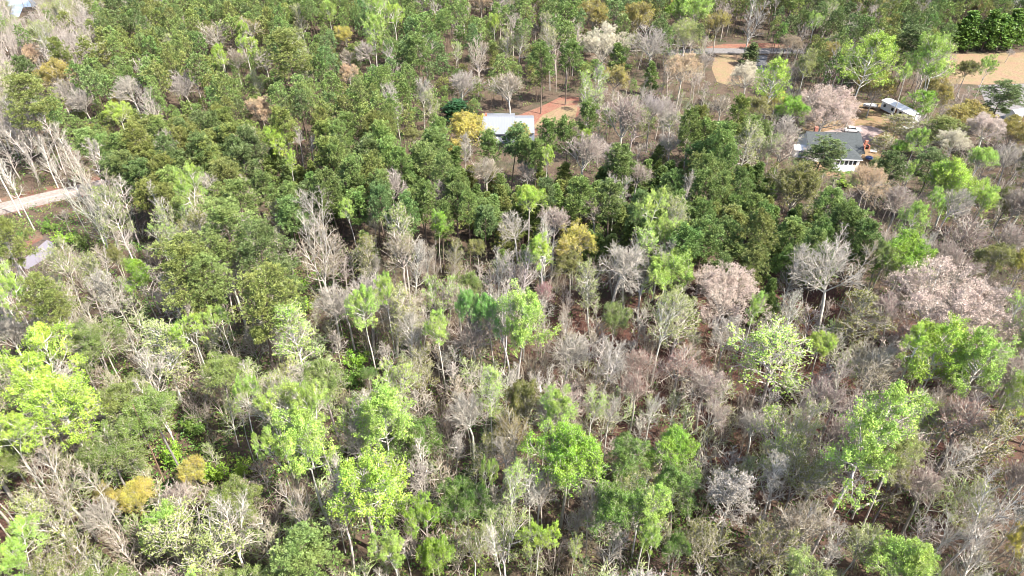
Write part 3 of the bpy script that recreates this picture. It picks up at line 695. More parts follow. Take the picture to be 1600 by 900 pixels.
# ------------------------------------------------------------------ the trees one can point at
# kind  x y (crown centre in the photo)  crown width  colour  [height in m] | label
TREES = '''
round 85 120 50 go | golden round-crowned tree among grey bare trees near the lake
round 52 88 28 pe | small pale peach tree just behind the golden round tree by the lake
fan 208 148 50 wh | white fan-shaped bare tree in front of the dense pines beside the golden tree
round 188 160 20 ye 11 | little yellow-green tree at the foot of the white fan-shaped bare tree
round 187 182 38 yg | light green round top rising out of the pines below the white fan-shaped tree
fan 133 165 45 lil | lilac grey bare tree beside the golden round tree, nearer of two
fan 108 150 40 lil | lilac grey bare tree touching the golden round tree, farther of two
bigpine 40 165 78 po | large olive pine standing in front of the golden round tree
pine 37 112 35 pd | dark pine between the small peach tree and the large olive pine
pine 100 75 36 po | brownish pine at the edge of the grey bare woods near the lake
fan 290 138 48 lil | lilac bare tree filling a gap in the middle of the dense pine woods
fan 395 52 52 go | round golden-brown tree with a green neighbour, deep in the pine woods
tulip 380 56 26 yg | bright green narrow crown tucked against the round golden-brown tree
tulip 386 85 34 yg | light green crown just in front of the round golden-brown tree
tulip 347 90 22 yg | slim light green tree beside the tan thicket in the pine woods
fan 368 95 36 ta | tan twiggy tree between the slim light green tree and the light green crown
fan 415 100 34 lil | lilac grey bare tree in front of the round golden-brown tree
wispy 404 132 22 pgy | thin pale green tree above the tan-peach round tree in the pine woods
round 408 171 44 pe 13 | tan-peach round tree low in a hole in the pine woods
fan 340 62 58 ta | wide tan-lilac thicket tree behind the slim light green tree
wispy 470 32 28 pgy | pale bare-looking tree in the pine woods near the top edge
tulip 514 22 24 lg | light green tree near the top edge between dark pines
round 541 57 32 ye | yellow tree with pale bare trees beside it in the pine woods
bigpine 454 82 82 po | broad olive pine with visible limbs next to the round golden-brown tree
tulip 434 226 32 yg | bright green tree with a bare lower half within the dense pines
tall 469 226 22 wh | thin white bare tree beside the bright green half-bare tree in the pines
tall 488 238 20 wh | thin white bare tree, second one from the bright green half-bare tree
tulip 455 265 24 yg 15 | small bright green tree in front of the two thin white bare trees
tall 34 226 50 wh 14 | tall white many-stemmed bare tree just beyond the road
tall 70 246 36 wh 13 | slim white bare tree leaning over the road verge
tall 98 222 34 wh 13 | slim white bare tree between the road and the dense pines
tulip 596 18 40 lg | light green tree at the top edge, topmost of three together
tulip 617 36 36 yg | light green tree, right-hand one of three together near the top
tulip 583 52 36 lg | light green pale-trunked tree, front one of three together near the top
fan 578 88 40 lil | lilac bare tree in front of the three light green trees near the top
fan 547 95 30 ta | tan bare tree beside the yellow tree in the pine woods
pine 663 77 52 pg | tall pine with a broad top in front of the tan-topped tree
bud 752 8 44 pe | peach budding tree at the top edge above the tall pines
round 773 47 20 yg 18 | small bright green crown poking out between tall pines
wispy 793 72 26 pgy | tall slim pale green tree behind the wide bare tree at the house
wispy 713 88 20 lg | narrow pale green tree among tall pine trunks
fan 837 52 24 lil | lilac bare tree high up between tall pines near the top
tall 750 100 30 ta | tan bare tree among tall pine trunks behind the metal-roofed house
fan 720 134 50 lil 13 | wide low bare tree behind the dark magnolia
fan 797 142 56 ta 15 | big bare tree with low spreading branches on the red clay edge
pine 847 93 40 pg | tall pine in front of the lilac bare tree, behind the red clay
pine 887 86 36 pg | tall pine beside the big cream budding tree, behind the red clay
cedar 716 175 46 mgn 7 | dark green magnolia behind the yellow tree at the metal-roofed house
round 733 196 68 ye 12 | yellow tree in front of the metal-roofed house
round 812 205 34 ye 8 | small yellow-tan tree against the metal roof
bud 942 68 76 cr 17 | big cream-white budding tree behind the red clay clearing
round 930 22 48 go | golden-brown tree behind the big cream-white budding tree
round 997 28 50 go | second golden-brown tree, behind the round grey-mauve bare tree
fan 1020 70 66 lil | round grey-mauve bare tree next to the big cream-white budding tree
bud 1070 64 56 pgy | pale yellow-green budding tree beside the round grey-mauve bare tree
round 1057 18 36 bg | bright green tree at the top edge behind the pale budding tree
round 1086 18 48 lg | large light green tree at the top edge beside the golden-brown column
round 960 122 42 go 13 | olive-gold tree at the end of the red clay, beside purple blossom
fan 940 122 20 pu 12 | small purple blossoming tree against the olive-gold tree
wispy 916 145 44 lg | pale green tree edging the red clay clearing
pine 918 178 36 pg | pine at the edge of the red clay below the pale green tree
youngpine 967 95 30 pl | young light green pine in front of the big cream-white budding tree
youngpine 1017 122 22 pl | young light green pine in front of the round grey-mauve bare tree
fan 973 188 82 mv | large round mauve bare tree right of the red clay clearing
fan 928 184 18 pu 12 | purple-blossomed tree between the clearing pine and the large mauve bare tree
bud 1065 119 60 pe | peach budding tree below the pale yellow-green budding tree
fan 1047 198 44 wh | whitish olive bare tree right of the large round mauve tree
fan 910 246 70 mv | bare mauve tree with a brown peak in front of the clearing pines
round 912 228 20 yg 17 | bright yellow-green sprout in the middle of the brown-peaked mauve tree
fan 1047 232 40 lil | lilac bare tree in front of the whitish olive bare tree
fan 760 272 46 ta | grey-tan bare tree in front of the pines below the metal-roofed house
wispy 727 232 22 wh | thin white tree in front of the yellow tree at the house
wispy 660 150 28 wh | pale thin tree left of the dark magnolia
tulip 855 258 22 yg 16 | narrow light green tree in front of the two clearing pines
fan 823 274 34 lil | lilac bare tree beside the narrow light green tree below the house
fan 995 276 42 mv | mauve bare tree among pines below the large round mauve tree
wispy 674 166 26 pgy | pale yellow-green tree touching the dark magnolia
round 646 218 26 ol | olive-yellow tree among pines left of the yellow house tree
round 546 118 28 pe | peach tree deep in the pines below the yellow tree
pine 797 223 50 pb 18 | bluish pine standing right in front of the metal-roofed house
pine 766 224 40 pg 17 | green pine between the yellow tree and the bluish pine at the metal-roofed house
pine 822 226 36 pl 17 | light green pine touching the bluish pine at the metal-roofed house
wispy 1384 226 40 ol 8 | olive low tree on the bare yard beside the brick barbecue
round 1378 258 34 og 7 | olive-green low tree at the near corner of the reddish yard
wispy 1420 206 40 ol 8 | olive low tree covering the pale trailer by the mobile home
pine 860 206 36 pg 19 | pine hiding the end of the metal roof, left of a pair
pine 893 208 38 pg 19 | pine beside the grass patch, right of a pair
pine 838 238 30 pg 17 | green pine directly in front of the pair hiding the metal roof
round 1121 38 36 go | golden-brown column tree behind the white gravel road
tall 1172 32 44 lil | grey bare tree behind the red bank of the gravel road
cedar 1171 84 26 pd 8 | small dark cedar standing in front of the white gravel road
fan 1104 94 26 lil 8 | low grey bare tree at the edge of the tan lawn
bud 1166 130 52 cr | cream budding tree below the tan lawn
tulip 1209 130 46 yg | light yellow-green tree right of the cream tree below the lawn
round 1212 160 32 ye 12 | yellow tree in front of the light yellow-green tree below the lawn
round 1236 173 44 bg 13 | bright green tree left of the huge pinkish oak at the dark-roofed house
bud 1290 168 92 pk 15 | huge pinkish-cream oak behind the dark-roofed house
bud 1233 76 34 ta | tall tan budding tree right of the gravel road
tulip 1272 42 26 lg | tall slim light green tree behind the tan budding tree
tulip 1258 105 30 pgy | slim pale tree in front of the tall tan budding tree
tulip 1352 100 74 yg | bright yellow-green tree above the white boat
round 1370 133 52 go 14 | gold-green lower tree right above the white boat
pine 1430 58 62 pd | broad dark pine behind the bright yellow-green tree
tulip 1473 96 56 lg | pale green tree left of the tan field
cedar 1500 52 32 hg 12 | tall green hedge conifer, first from the dark pines
cedar 1523 49 36 hg 14 | tall green hedge conifer, second in the row behind the field
cedar 1546 46 34 hg 15 | tall green hedge conifer, third in the row behind the field
cedar 1568 51 37 hg 13 | tall green hedge conifer, fourth in the row behind the field
cedar 1591 47 38 hg 14 | tall green hedge conifer, last in the row, cut by the picture edge
tulip 1543 106 36 lg 15 | bright pale green tree standing in the tan field
fan 1577 84 14 lil 5 | small mauve tree alone on the tan field
round 1510 112 30 ol 13 | olive-gold tree at the corner of the tan field
round 1460 142 46 go 13 | golden tree behind the white mobile home
bigpine 1563 156 88 pd 15 | dark spreading pine in front of the pale gravel drive
tulip 1413 128 30 lg | light green tree behind the white mobile home
tulip 1437 162 40 bg 13 | bright green tree leaning over the white mobile home
wispy 1402 196 58 ol 9 | olive-tan low tree in front of the white mobile home
round 1513 182 76 go 12 | broad tan-gold tree right of the white mobile home
round 1587 205 50 go 12 | gold-olive tree at the picture edge below the gravel drive
bud 1537 211 56 pk 13 | cream-pink budding tree in front of the broad tan-gold tree
bud 1487 232 46 cr 13 | smaller cream budding tree left of the cream-pink one
bigpine 1478 206 60 po 12 | dark olive pine behind the smaller cream budding tree
round 1490 285 76 yg 16 | bright green round tree in front of the dark pine, right of the houses
round 1527 258 40 lg 15 | light green tree touching the bright green round tree from behind
tulip 1420 278 30 lg 13 | small light green tree below the dark-roofed house yard
round 1407 233 26 bg 8 | vivid green small tree at the yard edge of the dark-roofed house
tulip 1433 220 30 lg 12 | light green tree behind the vivid green small tree
pine 1397 263 44 pd 15 | dark pine right below the yard of the dark-roofed house
bigpine 1456 255 58 pd 15 | dark pine behind the bright green round tree
bigpine 1279 243 70 pd 15 | dark pine hiding one end of the dark-roofed house
fan 1220 242 50 mv 14 | pinkish mauve bare tree left of the house-hiding dark pine
fan 1226 208 50 lil 14 | grey bare tree behind the pinkish mauve one near the house
round 1246 284 80 ol 15 | broad olive-gold tree in front of the dark-roofed house
bud 1348 302 62 pe 15 | peach round tree in front of the yard with pines at its foot
fan 1573 256 52 lil 14 | grey-mauve bare tree at the picture edge below the cream-pink tree
wispy 1166 228 46 pgy | grey-green thin tree among the pines left of the house
fan 1126 172 34 ta 13 | tan and yellow small tree among pines below the tan lawn
bigpine 20 380 58 po | olive-yellow pine with a dark leaning trunk beside the pond
bigpine 353 352 108 pl | largest pine, rearmost of the six big pines in the hollow
bigpine 290 428 90 po | broad yellow-green pine at the outer edge of the six big pines
bigpine 396 398 82 pd | dark pine in the middle of the six big pines, farther row
bigpine 318 446 75 pl | light pine in the middle of the six big pines, front row
bigpine 394 472 100 po | yellow-olive pine, frontmost of the six big pines
bigpine 440 436 65 pd | dark pine nearest the green hollow among the six big pines
tulip 222 440 40 bg | bright green narrow tree left of the six big pines
wispy 250 388 46 lg | pale green tree touching the broad yellow-green pine
wispy 100 420 44 pgy | pale wispy tree just in front of the pond
wispy 143 424 40 pgy | pale wispy tree, second from the pond
wispy 182 456 48 wh | pale grey tree between the pond and the big pines
tall 203 394 26 wh | slim white bare tree behind the bright green narrow tree
round 183 410 28 ol 12 | olive shrubby tree between the pond and the bright green narrow tree
bigpine 66 492 88 po | dark olive pine with an open crown below the pond
fan 22 536 62 wh | white bare tree under the dark olive open-crowned pine
fan 63 532 40 wh | white bare tree leaning against the dark olive open-crowned pine
tulip 72 588 126 yg 21 | large bright yellow-green tree at the picture edge, rear one of the cluster
tulip 96 646 100 yg 21 | large bright yellow-green tree, middle one of the edge cluster
tulip 24 700 78 yg 21 | bright yellow-green tree, front one of the edge cluster
round 150 540 78 og | olive green tree behind the large yellow-green cluster
tulip 305 530 54 yg | bright green tree with white branches in front of the big pines
tulip 350 516 40 lg | light green tree beside the white-branched one in front of the big pines
wispy 462 530 70 lg | light green feathery tree right of the front big pine
fan 522 482 62 wh 14 | very white spreading bare tree beside the green hollow
tall 500 402 58 ta | tan cluster-stemmed bare tree behind the green hollow
wispy 430 346 34 pgy | pale yellow-green tree with drooping bare branches behind the big pines
tulip 548 340 24 lg | light green slim tree at the front edge of the pines
wispy 583 354 28 ol | olive thin tree next to the light green slim tree
tulip 684 358 28 bg 16 | small bright green tree at the edge of the pines
round 827 320 40 yg 17 | bright yellow-green tree among pines behind the mauve-white fan tree
pine 760 343 36 pb | dark bluish pine left of the mauve-white fan tree
fan 806 364 56 wh | mauve-white fan-shaped bare tree with a straight trunk
fan 930 340 50 mv | round mauve bare tree behind the golden yellow crown
round 897 380 62 ye | golden yellow crown between two bare fan-shaped trees
tulip 848 408 58 yg | light green tree left of the golden yellow crown
round 892 420 42 ol | olive-green tree under the golden yellow crown
fan 967 418 98 wh 18 | big pink-white fan-shaped bare tree right of the golden yellow crown
round 1044 426 76 lg | round light green tree in front of the pines, right of the big fan tree
wispy 1034 502 70 pgy 20 | pale yellow-green tall tree in front of the round light green tree
tall 777 430 36 wh | white narrow bare tree in front of the mauve-white fan tree
round 747 392 32 ol | olive-yellow tree behind the white narrow bare tree
wispy 707 400 30 ol | tan-olive thin tree left of the olive-yellow tree
round 733 446 44 og 11 | low yellow-green tree in front of the olive-yellow tree
tall 640 410 50 wh | cluster of pale stems, tall bare tree before the pine edge
tall 668 412 34 ta | tan bare tree beside the tall pale-stemmed one
wispy 577 398 36 ol | olive tree in front of the olive thin tree by the pine edge
tall 590 422 22 lil | thin lilac-grey bare tree in front of the olive tree
tulip 573 500 46 lg 21 | light green tree on a long white trunk, nearer of a pair
tulip 606 476 46 lg 21 | light green tree on a long pale trunk, farther of a pair
fan 717 474 54 ta | tan round bare tree behind the emerald green trees
round 733 492 38 em 18 | emerald green tree in front of the tan round bare tree
round 766 500 44 em 18 | darker emerald tree beside the big pale green tree
tulip 810 504 76 lg 22 | big pale green tree with many white limbs beside the emerald trees
fan 740 528 64 mv | pink-tinged bare tree in front of the emerald trees
tulip 688 530 40 lg 17 | small light green tree left of the pink-tinged bare tree
tall 640 530 46 wh | cream-white bare tree beside the pair on long white trunks
fan 887 558 66 wh | white bare tree right of the big pale green tree
tall 947 568 58 wh | white bare tree with rising limbs above the red-tinged trees
fan 993 584 52 rd 14 | red-tinged bare tree, left of a red pair
fan 1060 580 66 rd 15 | red-tipped white-limbed bare tree, right of a red pair
fan 850 466 30 ma 11 | thin magenta-stemmed tree on red litter
round 962 502 44 og 11 | olive little tree at the foot of the big pink-white fan tree
wispy 927 448 46 pgy | grey-green thin tree overlapping the big pink-white fan tree
fan 543 492 46 lil 13 | grey twiggy tree right of the very white spreading tree
wispy 660 578 60 ol 13 | low olive-pale tree in front of the cream-white bare tree
round 576 588 26 mg 6 | green low tree at the foot of the pair on long white trunks
fan 1400 328 56 mv 15 | mauve bare tree right of the peach round tree
tulip 1425 348 40 lg 15 | light green tree in front of the mauve bare tree by the peach tree
tulip 1456 332 36 lg 16 | light green tree left of the bright green picture-edge tree
fan 1478 336 56 wh 17 | white and olive bare tree behind the large mauve thicket
round 1533 324 46 yg 15 | bright green tree behind the large mauve thicket
fan 1582 334 52 mv 16 | red-mauve bare tree at the picture edge
fan 1513 374 80 mv 14 | large mauve bare tree, rear one of the mauve thicket
fan 1568 382 52 mv 14 | mauve bare tree at the edge of the mauve thicket
round 1413 405 78 bg 17 | bright green round tree at the corner of the pine stand
round 1372 408 52 og 16 | olive-green half of the leafy pair at the pine stand corner
round 1553 414 52 ol 14 | olive-gold tree in front of the mauve thicket
round 1592 422 36 ye 14 | yellow tree at the picture edge beside the olive-gold one
fan 1497 424 92 mv 14 | wide mauve bare tree right behind the giant pale oak
bud 1478 488 178 pk 18 | giant pale pinkish-white oak, widest crown of all
fan 1300 436 108 wh 19 | tall white bare tree with tan tips in front of the pine stand
tall 1240 420 48 wh | pale bare tree left of the tall white tan-tipped tree
bud 1128 470 112 pk 15 | pale wide budding tree below the pine stand
wispy 1346 500 72 ol 16 | golden-olive feathery tree left of the giant pale oak
youngpine 1196 470 26 pg 13 | slim green pine beside the pale wide budding tree
tulip 1174 500 36 lg 17 | small light green tree in front of the slim green pine
wispy 1133 530 46 wh | white bare tree with scant green in front of the pale wide budding tree
wispy 1212 560 112 lg 17 | wide pale green tree on red-brown litter
round 1280 545 42 yg 10 | vivid yellow-green small tree right of the wide pale green tree
fan 1098 610 70 mv 14 | pink bare tree right of the red pair
tulip 1425 556 74 yg 22 | yellow-green white-trunked tree, left of two below the giant pale oak
tulip 1466 556 88 yg 22 | yellow-green white-trunked tree, right of two below the giant pale oak
tulip 1527 582 76 lg 22 | light green tree on a leaning white trunk below the giant pale oak
tulip 1594 550 36 pgy 20 | pale yellow-green tree at the picture edge below the giant pale oak
wispy 90 800 76 pgy 16 | pale yellow tree in the corner beside the orange one
round 213 780 56 ye 10 | golden-orange small tree on brown litter
round 166 784 32 go 10 | small orange tree left of the golden-orange one
round 303 743 40 ye 9 | gold low tree behind the bare pinkish tree
snag 222 680 22 br 17 | thick brown dead trunk right of the large yellow-green cluster
tulip 383 640 42 lg 20 | bright green tree on pale stems behind the big light green group
tulip 484 712 88 lg 22 | big light green tree, front one of the light green group
tulip 496 664 60 lg 22 | light green tree, rear one of the light green group
tulip 440 720 50 lg 20 | light green tree leaning out of the light green group
wispy 318 848 150 pgy 16 | wide pale olive tree at the bottom edge
tulip 258 836 60 lg 15 | pale green tree left of the wide pale olive tree
bigpine 468 860 120 pl 17 | broad light green pine at the bottom edge
fan 288 790 60 mv 12 | pinkish bare tree in front of the gold low tree
fan 172 818 58 wh 13 | white bare tree in front of the small orange tree
tall 208 866 58 ta 14 | brown bare tree at the bottom edge left of the wide pale olive tree
tulip 602 668 80 lg 22 | light green tree, rear one in the bottom middle row of green
tulip 602 786 108 yg 23 | big yellow-green tree in the bottom middle
tulip 668 828 66 bg 20 | bright green tree right of the big yellow-green one
tulip 617 884 70 lg 18 | pale green tree at the bottom edge below the big yellow-green one
round 684 884 50 bg 14 | bright green low tree at the bottom edge, bottom middle
wispy 767 630 44 lg 20 | light green column tree above the olive-brown tree
fan 738 664 62 wh 16 | white bare tree with sideways limbs left of the light green column
round 823 640 52 ol 17 | olive-tan tree right of the light green column
fan 806 692 66 go 18 | olive-brown bare-limbed tree in front of the olive-tan one
wispy 752 714 36 ol 15 | thin olive tree left of the olive-brown bare-limbed tree
tulip 863 662 50 lg 20 | light green tree right behind the vivid green tree
round 887 724 112 bg 20 | vivid green tree, brightest large crown in the bottom middle
tall 711 704 36 wh 14 | small very white bare tree in the bottom middle
tall 663 754 50 lil 14 | grey bare tree left of the dark green round tree
wispy 563 704 36 wh 16 | pale thin tree left of the rear green tree
round 730 796 78 mg 14 | dark green round tree in the bottom middle
tulip 760 758 30 lg 18 | narrow light green tree behind the slender white-trunked one
wispy 797 790 46 lg 22 | slender white-trunked tree with a light green top
tall 790 730 36 wh 16 | white bare tree behind the slender white-trunked tree
tulip 840 860 56 yg 17 | yellow-green tree at the bottom edge below the vivid green tree
wispy 740 866 50 pgy 14 | pale yellowish bare-limbed tree at the bottom edge
round 973 728 70 mg 15 | mid-green tree right of the vivid green tree
round 1053 712 70 bg 15 | bright green tree, rear of the green pair near the pink bare trees
round 1055 768 66 mg 14 | mid-green tree, front of the green pair near the pink bare trees
tulip 1010 816 54 lg 19 | light green tree in front of the green pair
tulip 1018 866 50 lg 17 | pale green tree at the bottom edge below the green pair
fan 993 622 46 rd 14 | red-pink bare tree above the bright green pair
tall 1013 664 42 wh 16 | white bare tree behind the bright green pair
wispy 923 656 40 lg 17 | light green thin tree behind the mid-green tree
tall 950 655 36 wh 16 | pale bare tree beside the light green thin one
tall 847 790 32 lil 15 | grey bare tree in front of the vivid green tree
tall 920 808 48 lil 15 | grey bare tree under the vivid green and mid-green trees
tall 943 860 58 wh 14 | white bare tree at the bottom edge left of the pale green one
wispy 895 878 24 yg 14 | narrow yellow-green tree at the bottom edge
round 1056 860 44 mg 11 | deep green low tree at the bottom edge
tulip 1340 712 172 lg 27 | largest light green tree, on two leaning trunks
wispy 1150 762 80 wh 17 | white many-branched tree left of the largest light green tree
tall 1213 756 52 wh 18 | white leaning tree right beside the white many-branched tree
wispy 1108 854 72 ol 13 | yellow-brown tree at the bottom edge right of the deep green one
wispy 1198 864 70 ol 13 | olive tree with brown top at the bottom edge
tall 1300 868 58 wh 14 | white bare tree at the foot of the largest light green tree
wispy 1336 862 50 pgy 14 | pale olive tree beside the white one at the largest tree's foot
round 1404 884 90 lg 15 | bright pale green crown at the bottom edge right of the largest tree
fan 1176 678 52 wh 12 | very white twisted bare tree behind the white leaning tree
fan 1104 662 60 mv 15 | pale pink bare tree on a tall trunk behind the twisted white one
fan 1438 778 72 mv 13 | mauve twiggy tree right of the largest light green tree
wispy 1543 704 82 ol 18 | yellow-olive tree near the picture edge
tall 1527 815 78 wh 18 | leaning white tree at the lower picture corner
tulip 1592 868 40 ye 15 | yellow tree at the lower picture corner edge
fan 1580 764 50 mv 13 | mauve bare tree at the picture edge below the yellow-olive tree
wispy 1513 786 52 pgy 14 | pale thin tree between the mauve twiggy and the leaning white tree
tall 1470 850 50 wh 15 | slim white tree left of the leaning white tree at the lower corner
shrub 455 447 50 bg 4 | bright green bush in the hollow beside the six big pines
shrub 468 470 44 bg 4 | bright green bush in the hollow, nearer one
shrub 263 712 34 bg 4 | vivid green bush right of the thick brown dead trunk
shrub 300 662 44 mg 4 | green bush behind the vivid green bush
shrub 377 730 32 yg 4 | yellow-green bush left of the light green group
shrub 335 735 34 bg 3.5 | green bush between the gold low tree and the yellow-green bush
shrub 560 560 36 bg 4 | deep green bush left of the long white trunks
shrub 552 585 34 mg 4 | dark green bush at the foot of the long white trunks
shrub 76 352 26 mg 3 | green bush on the bank behind the pond
shrub 100 372 28 bg 3 | green bush beside the pond
shrub 128 378 30 og 3.5 | yellow-green bush right of the pond
brush 217 364 44 br 3.5 | brown bush between the road trees and the six big pines
round 1330 276 34 bg 3 | green low bush in front of the sunroom
shrub 1322 284 30 yg 2.5 | yellow-green bush in front of the sunroom, nearer one
'''
hand = []          # world x, y, radius, pixel x, pixel y
for line in TREES.strip().split('\n'):
    spec, label = line.split(' | ')
    f = spec.split()
    kind, px, py, w, ck = f[0], float(f[1]), float(f[2]), float(f[3]), f[4]
    zc = KIND[kind][4]
    h = float(f[5]) if len(f) > 5 else NATH[kind]
    for _ in range(3):
        x, y, _z = at(px, py, zc * h)
        dep = pix(x, y, zc * h)[2]
        R = 0.5 * w * dep / FPX
        if len(f) <= 5:
            h = NATH[kind] * min(max(R / NATR[kind], 0.5), 1.25) ** 0.6
    var = rnd.randrange(len(PROTO[kind]))
    _, _, top, rad = PROTO[kind][var]
    if kind in ('bigpine', 'pine', 'youngpine'): bk = BARK['pine']
    elif kind == 'snag': bk = (0.20, 0.12, 0.085)
    elif ck in ('wh', 'lg', 'yg', 'pgy', 'cr', 'pk'): bk = BARK['white']
    else: bk = BARK['pale'] if kind != 'cedar' else BARK['brown']
    grp = None
    plant(kind, var, x, y, R / rad, h / top, rnd.uniform(0, 6.28), jitter(COLR[ck], 0.05), jitter(bk, 0.1), label, grp)
    hand.append((x, y, R, h, px, py, w, kind))

# ------------------------------------------------------------------ the rest of the woods, stand by stand
# keep-clear outlines in the photo: nothing may grow across these views
CLEAR = [
    [(757, 180), (835, 180), (838, 200), (800, 216), (760, 205)],
    [(815, 188), (830, 172), (880, 148), (908, 152), (905, 178), (850, 196)],
    [(-30, 325), (60, 303), (120, 292), (182, 278), (185, 292), (120, 309), (0, 342), (-30, 345)],
    [(34, 405), (72, 372), (86, 378), (88, 400), (50, 415)],
    [(1116, 71), (1200, 68), (1202, 84), (1194, 100), (1176, 108), (1158, 124), (1120, 126)],
    [(1292, 200), (1330, 196), (1347, 160), (1376, 160), (1428, 176), (1424, 190), (1384, 186), (1362, 208), (1368, 255), (1300, 262), (1292, 245)],
    [(1488, 84), (1640, 84), (1640, 128), (1530, 132), (1500, 120)],
    [(1530, 128), (1640, 128), (1640, 190), (1560, 190)],
    [(18, 26), (26, 2), (54, -4), (54, 10), (36, 18)],
]
# ground that stays free of trunks (photo pixels on the ground)
BARE = [
    [(754, 200), (760, 178), (815, 172), (880, 148), (908, 150), (910, 178), (892, 198), (850, 212), (790, 230), (752, 222)],
    [(1218, 222), (1260, 188), (1330, 174), (1345, 156), (1385, 156), (1440, 186), (1440, 200), (1405, 205), (1380, 262), (1330, 284), (1255, 274)],
    [(1100, 66), (1240, 64), (1230, 86), (1200, 90), (1188, 116), (1170, 130), (1140, 137), (1108, 128), (1102, 90)],
    [(1478, 80), (1700, 80), (1700, 192), (1560, 202), (1512, 162)],
    [(-200, 360), (0, 318), (180, 279), (350, 238), (470, 206), (470, 218), (350, 252), (180, 295), (0, 337), (-200, 384)],
    [(10, 428), (14, 402), (72, 366), (96, 374), (92, 405), (60, 428)],
    [(-100, 52), (6, 36), (32, 30), (38, 14), (62, 14), (70, -40), (-150, -40)],
]
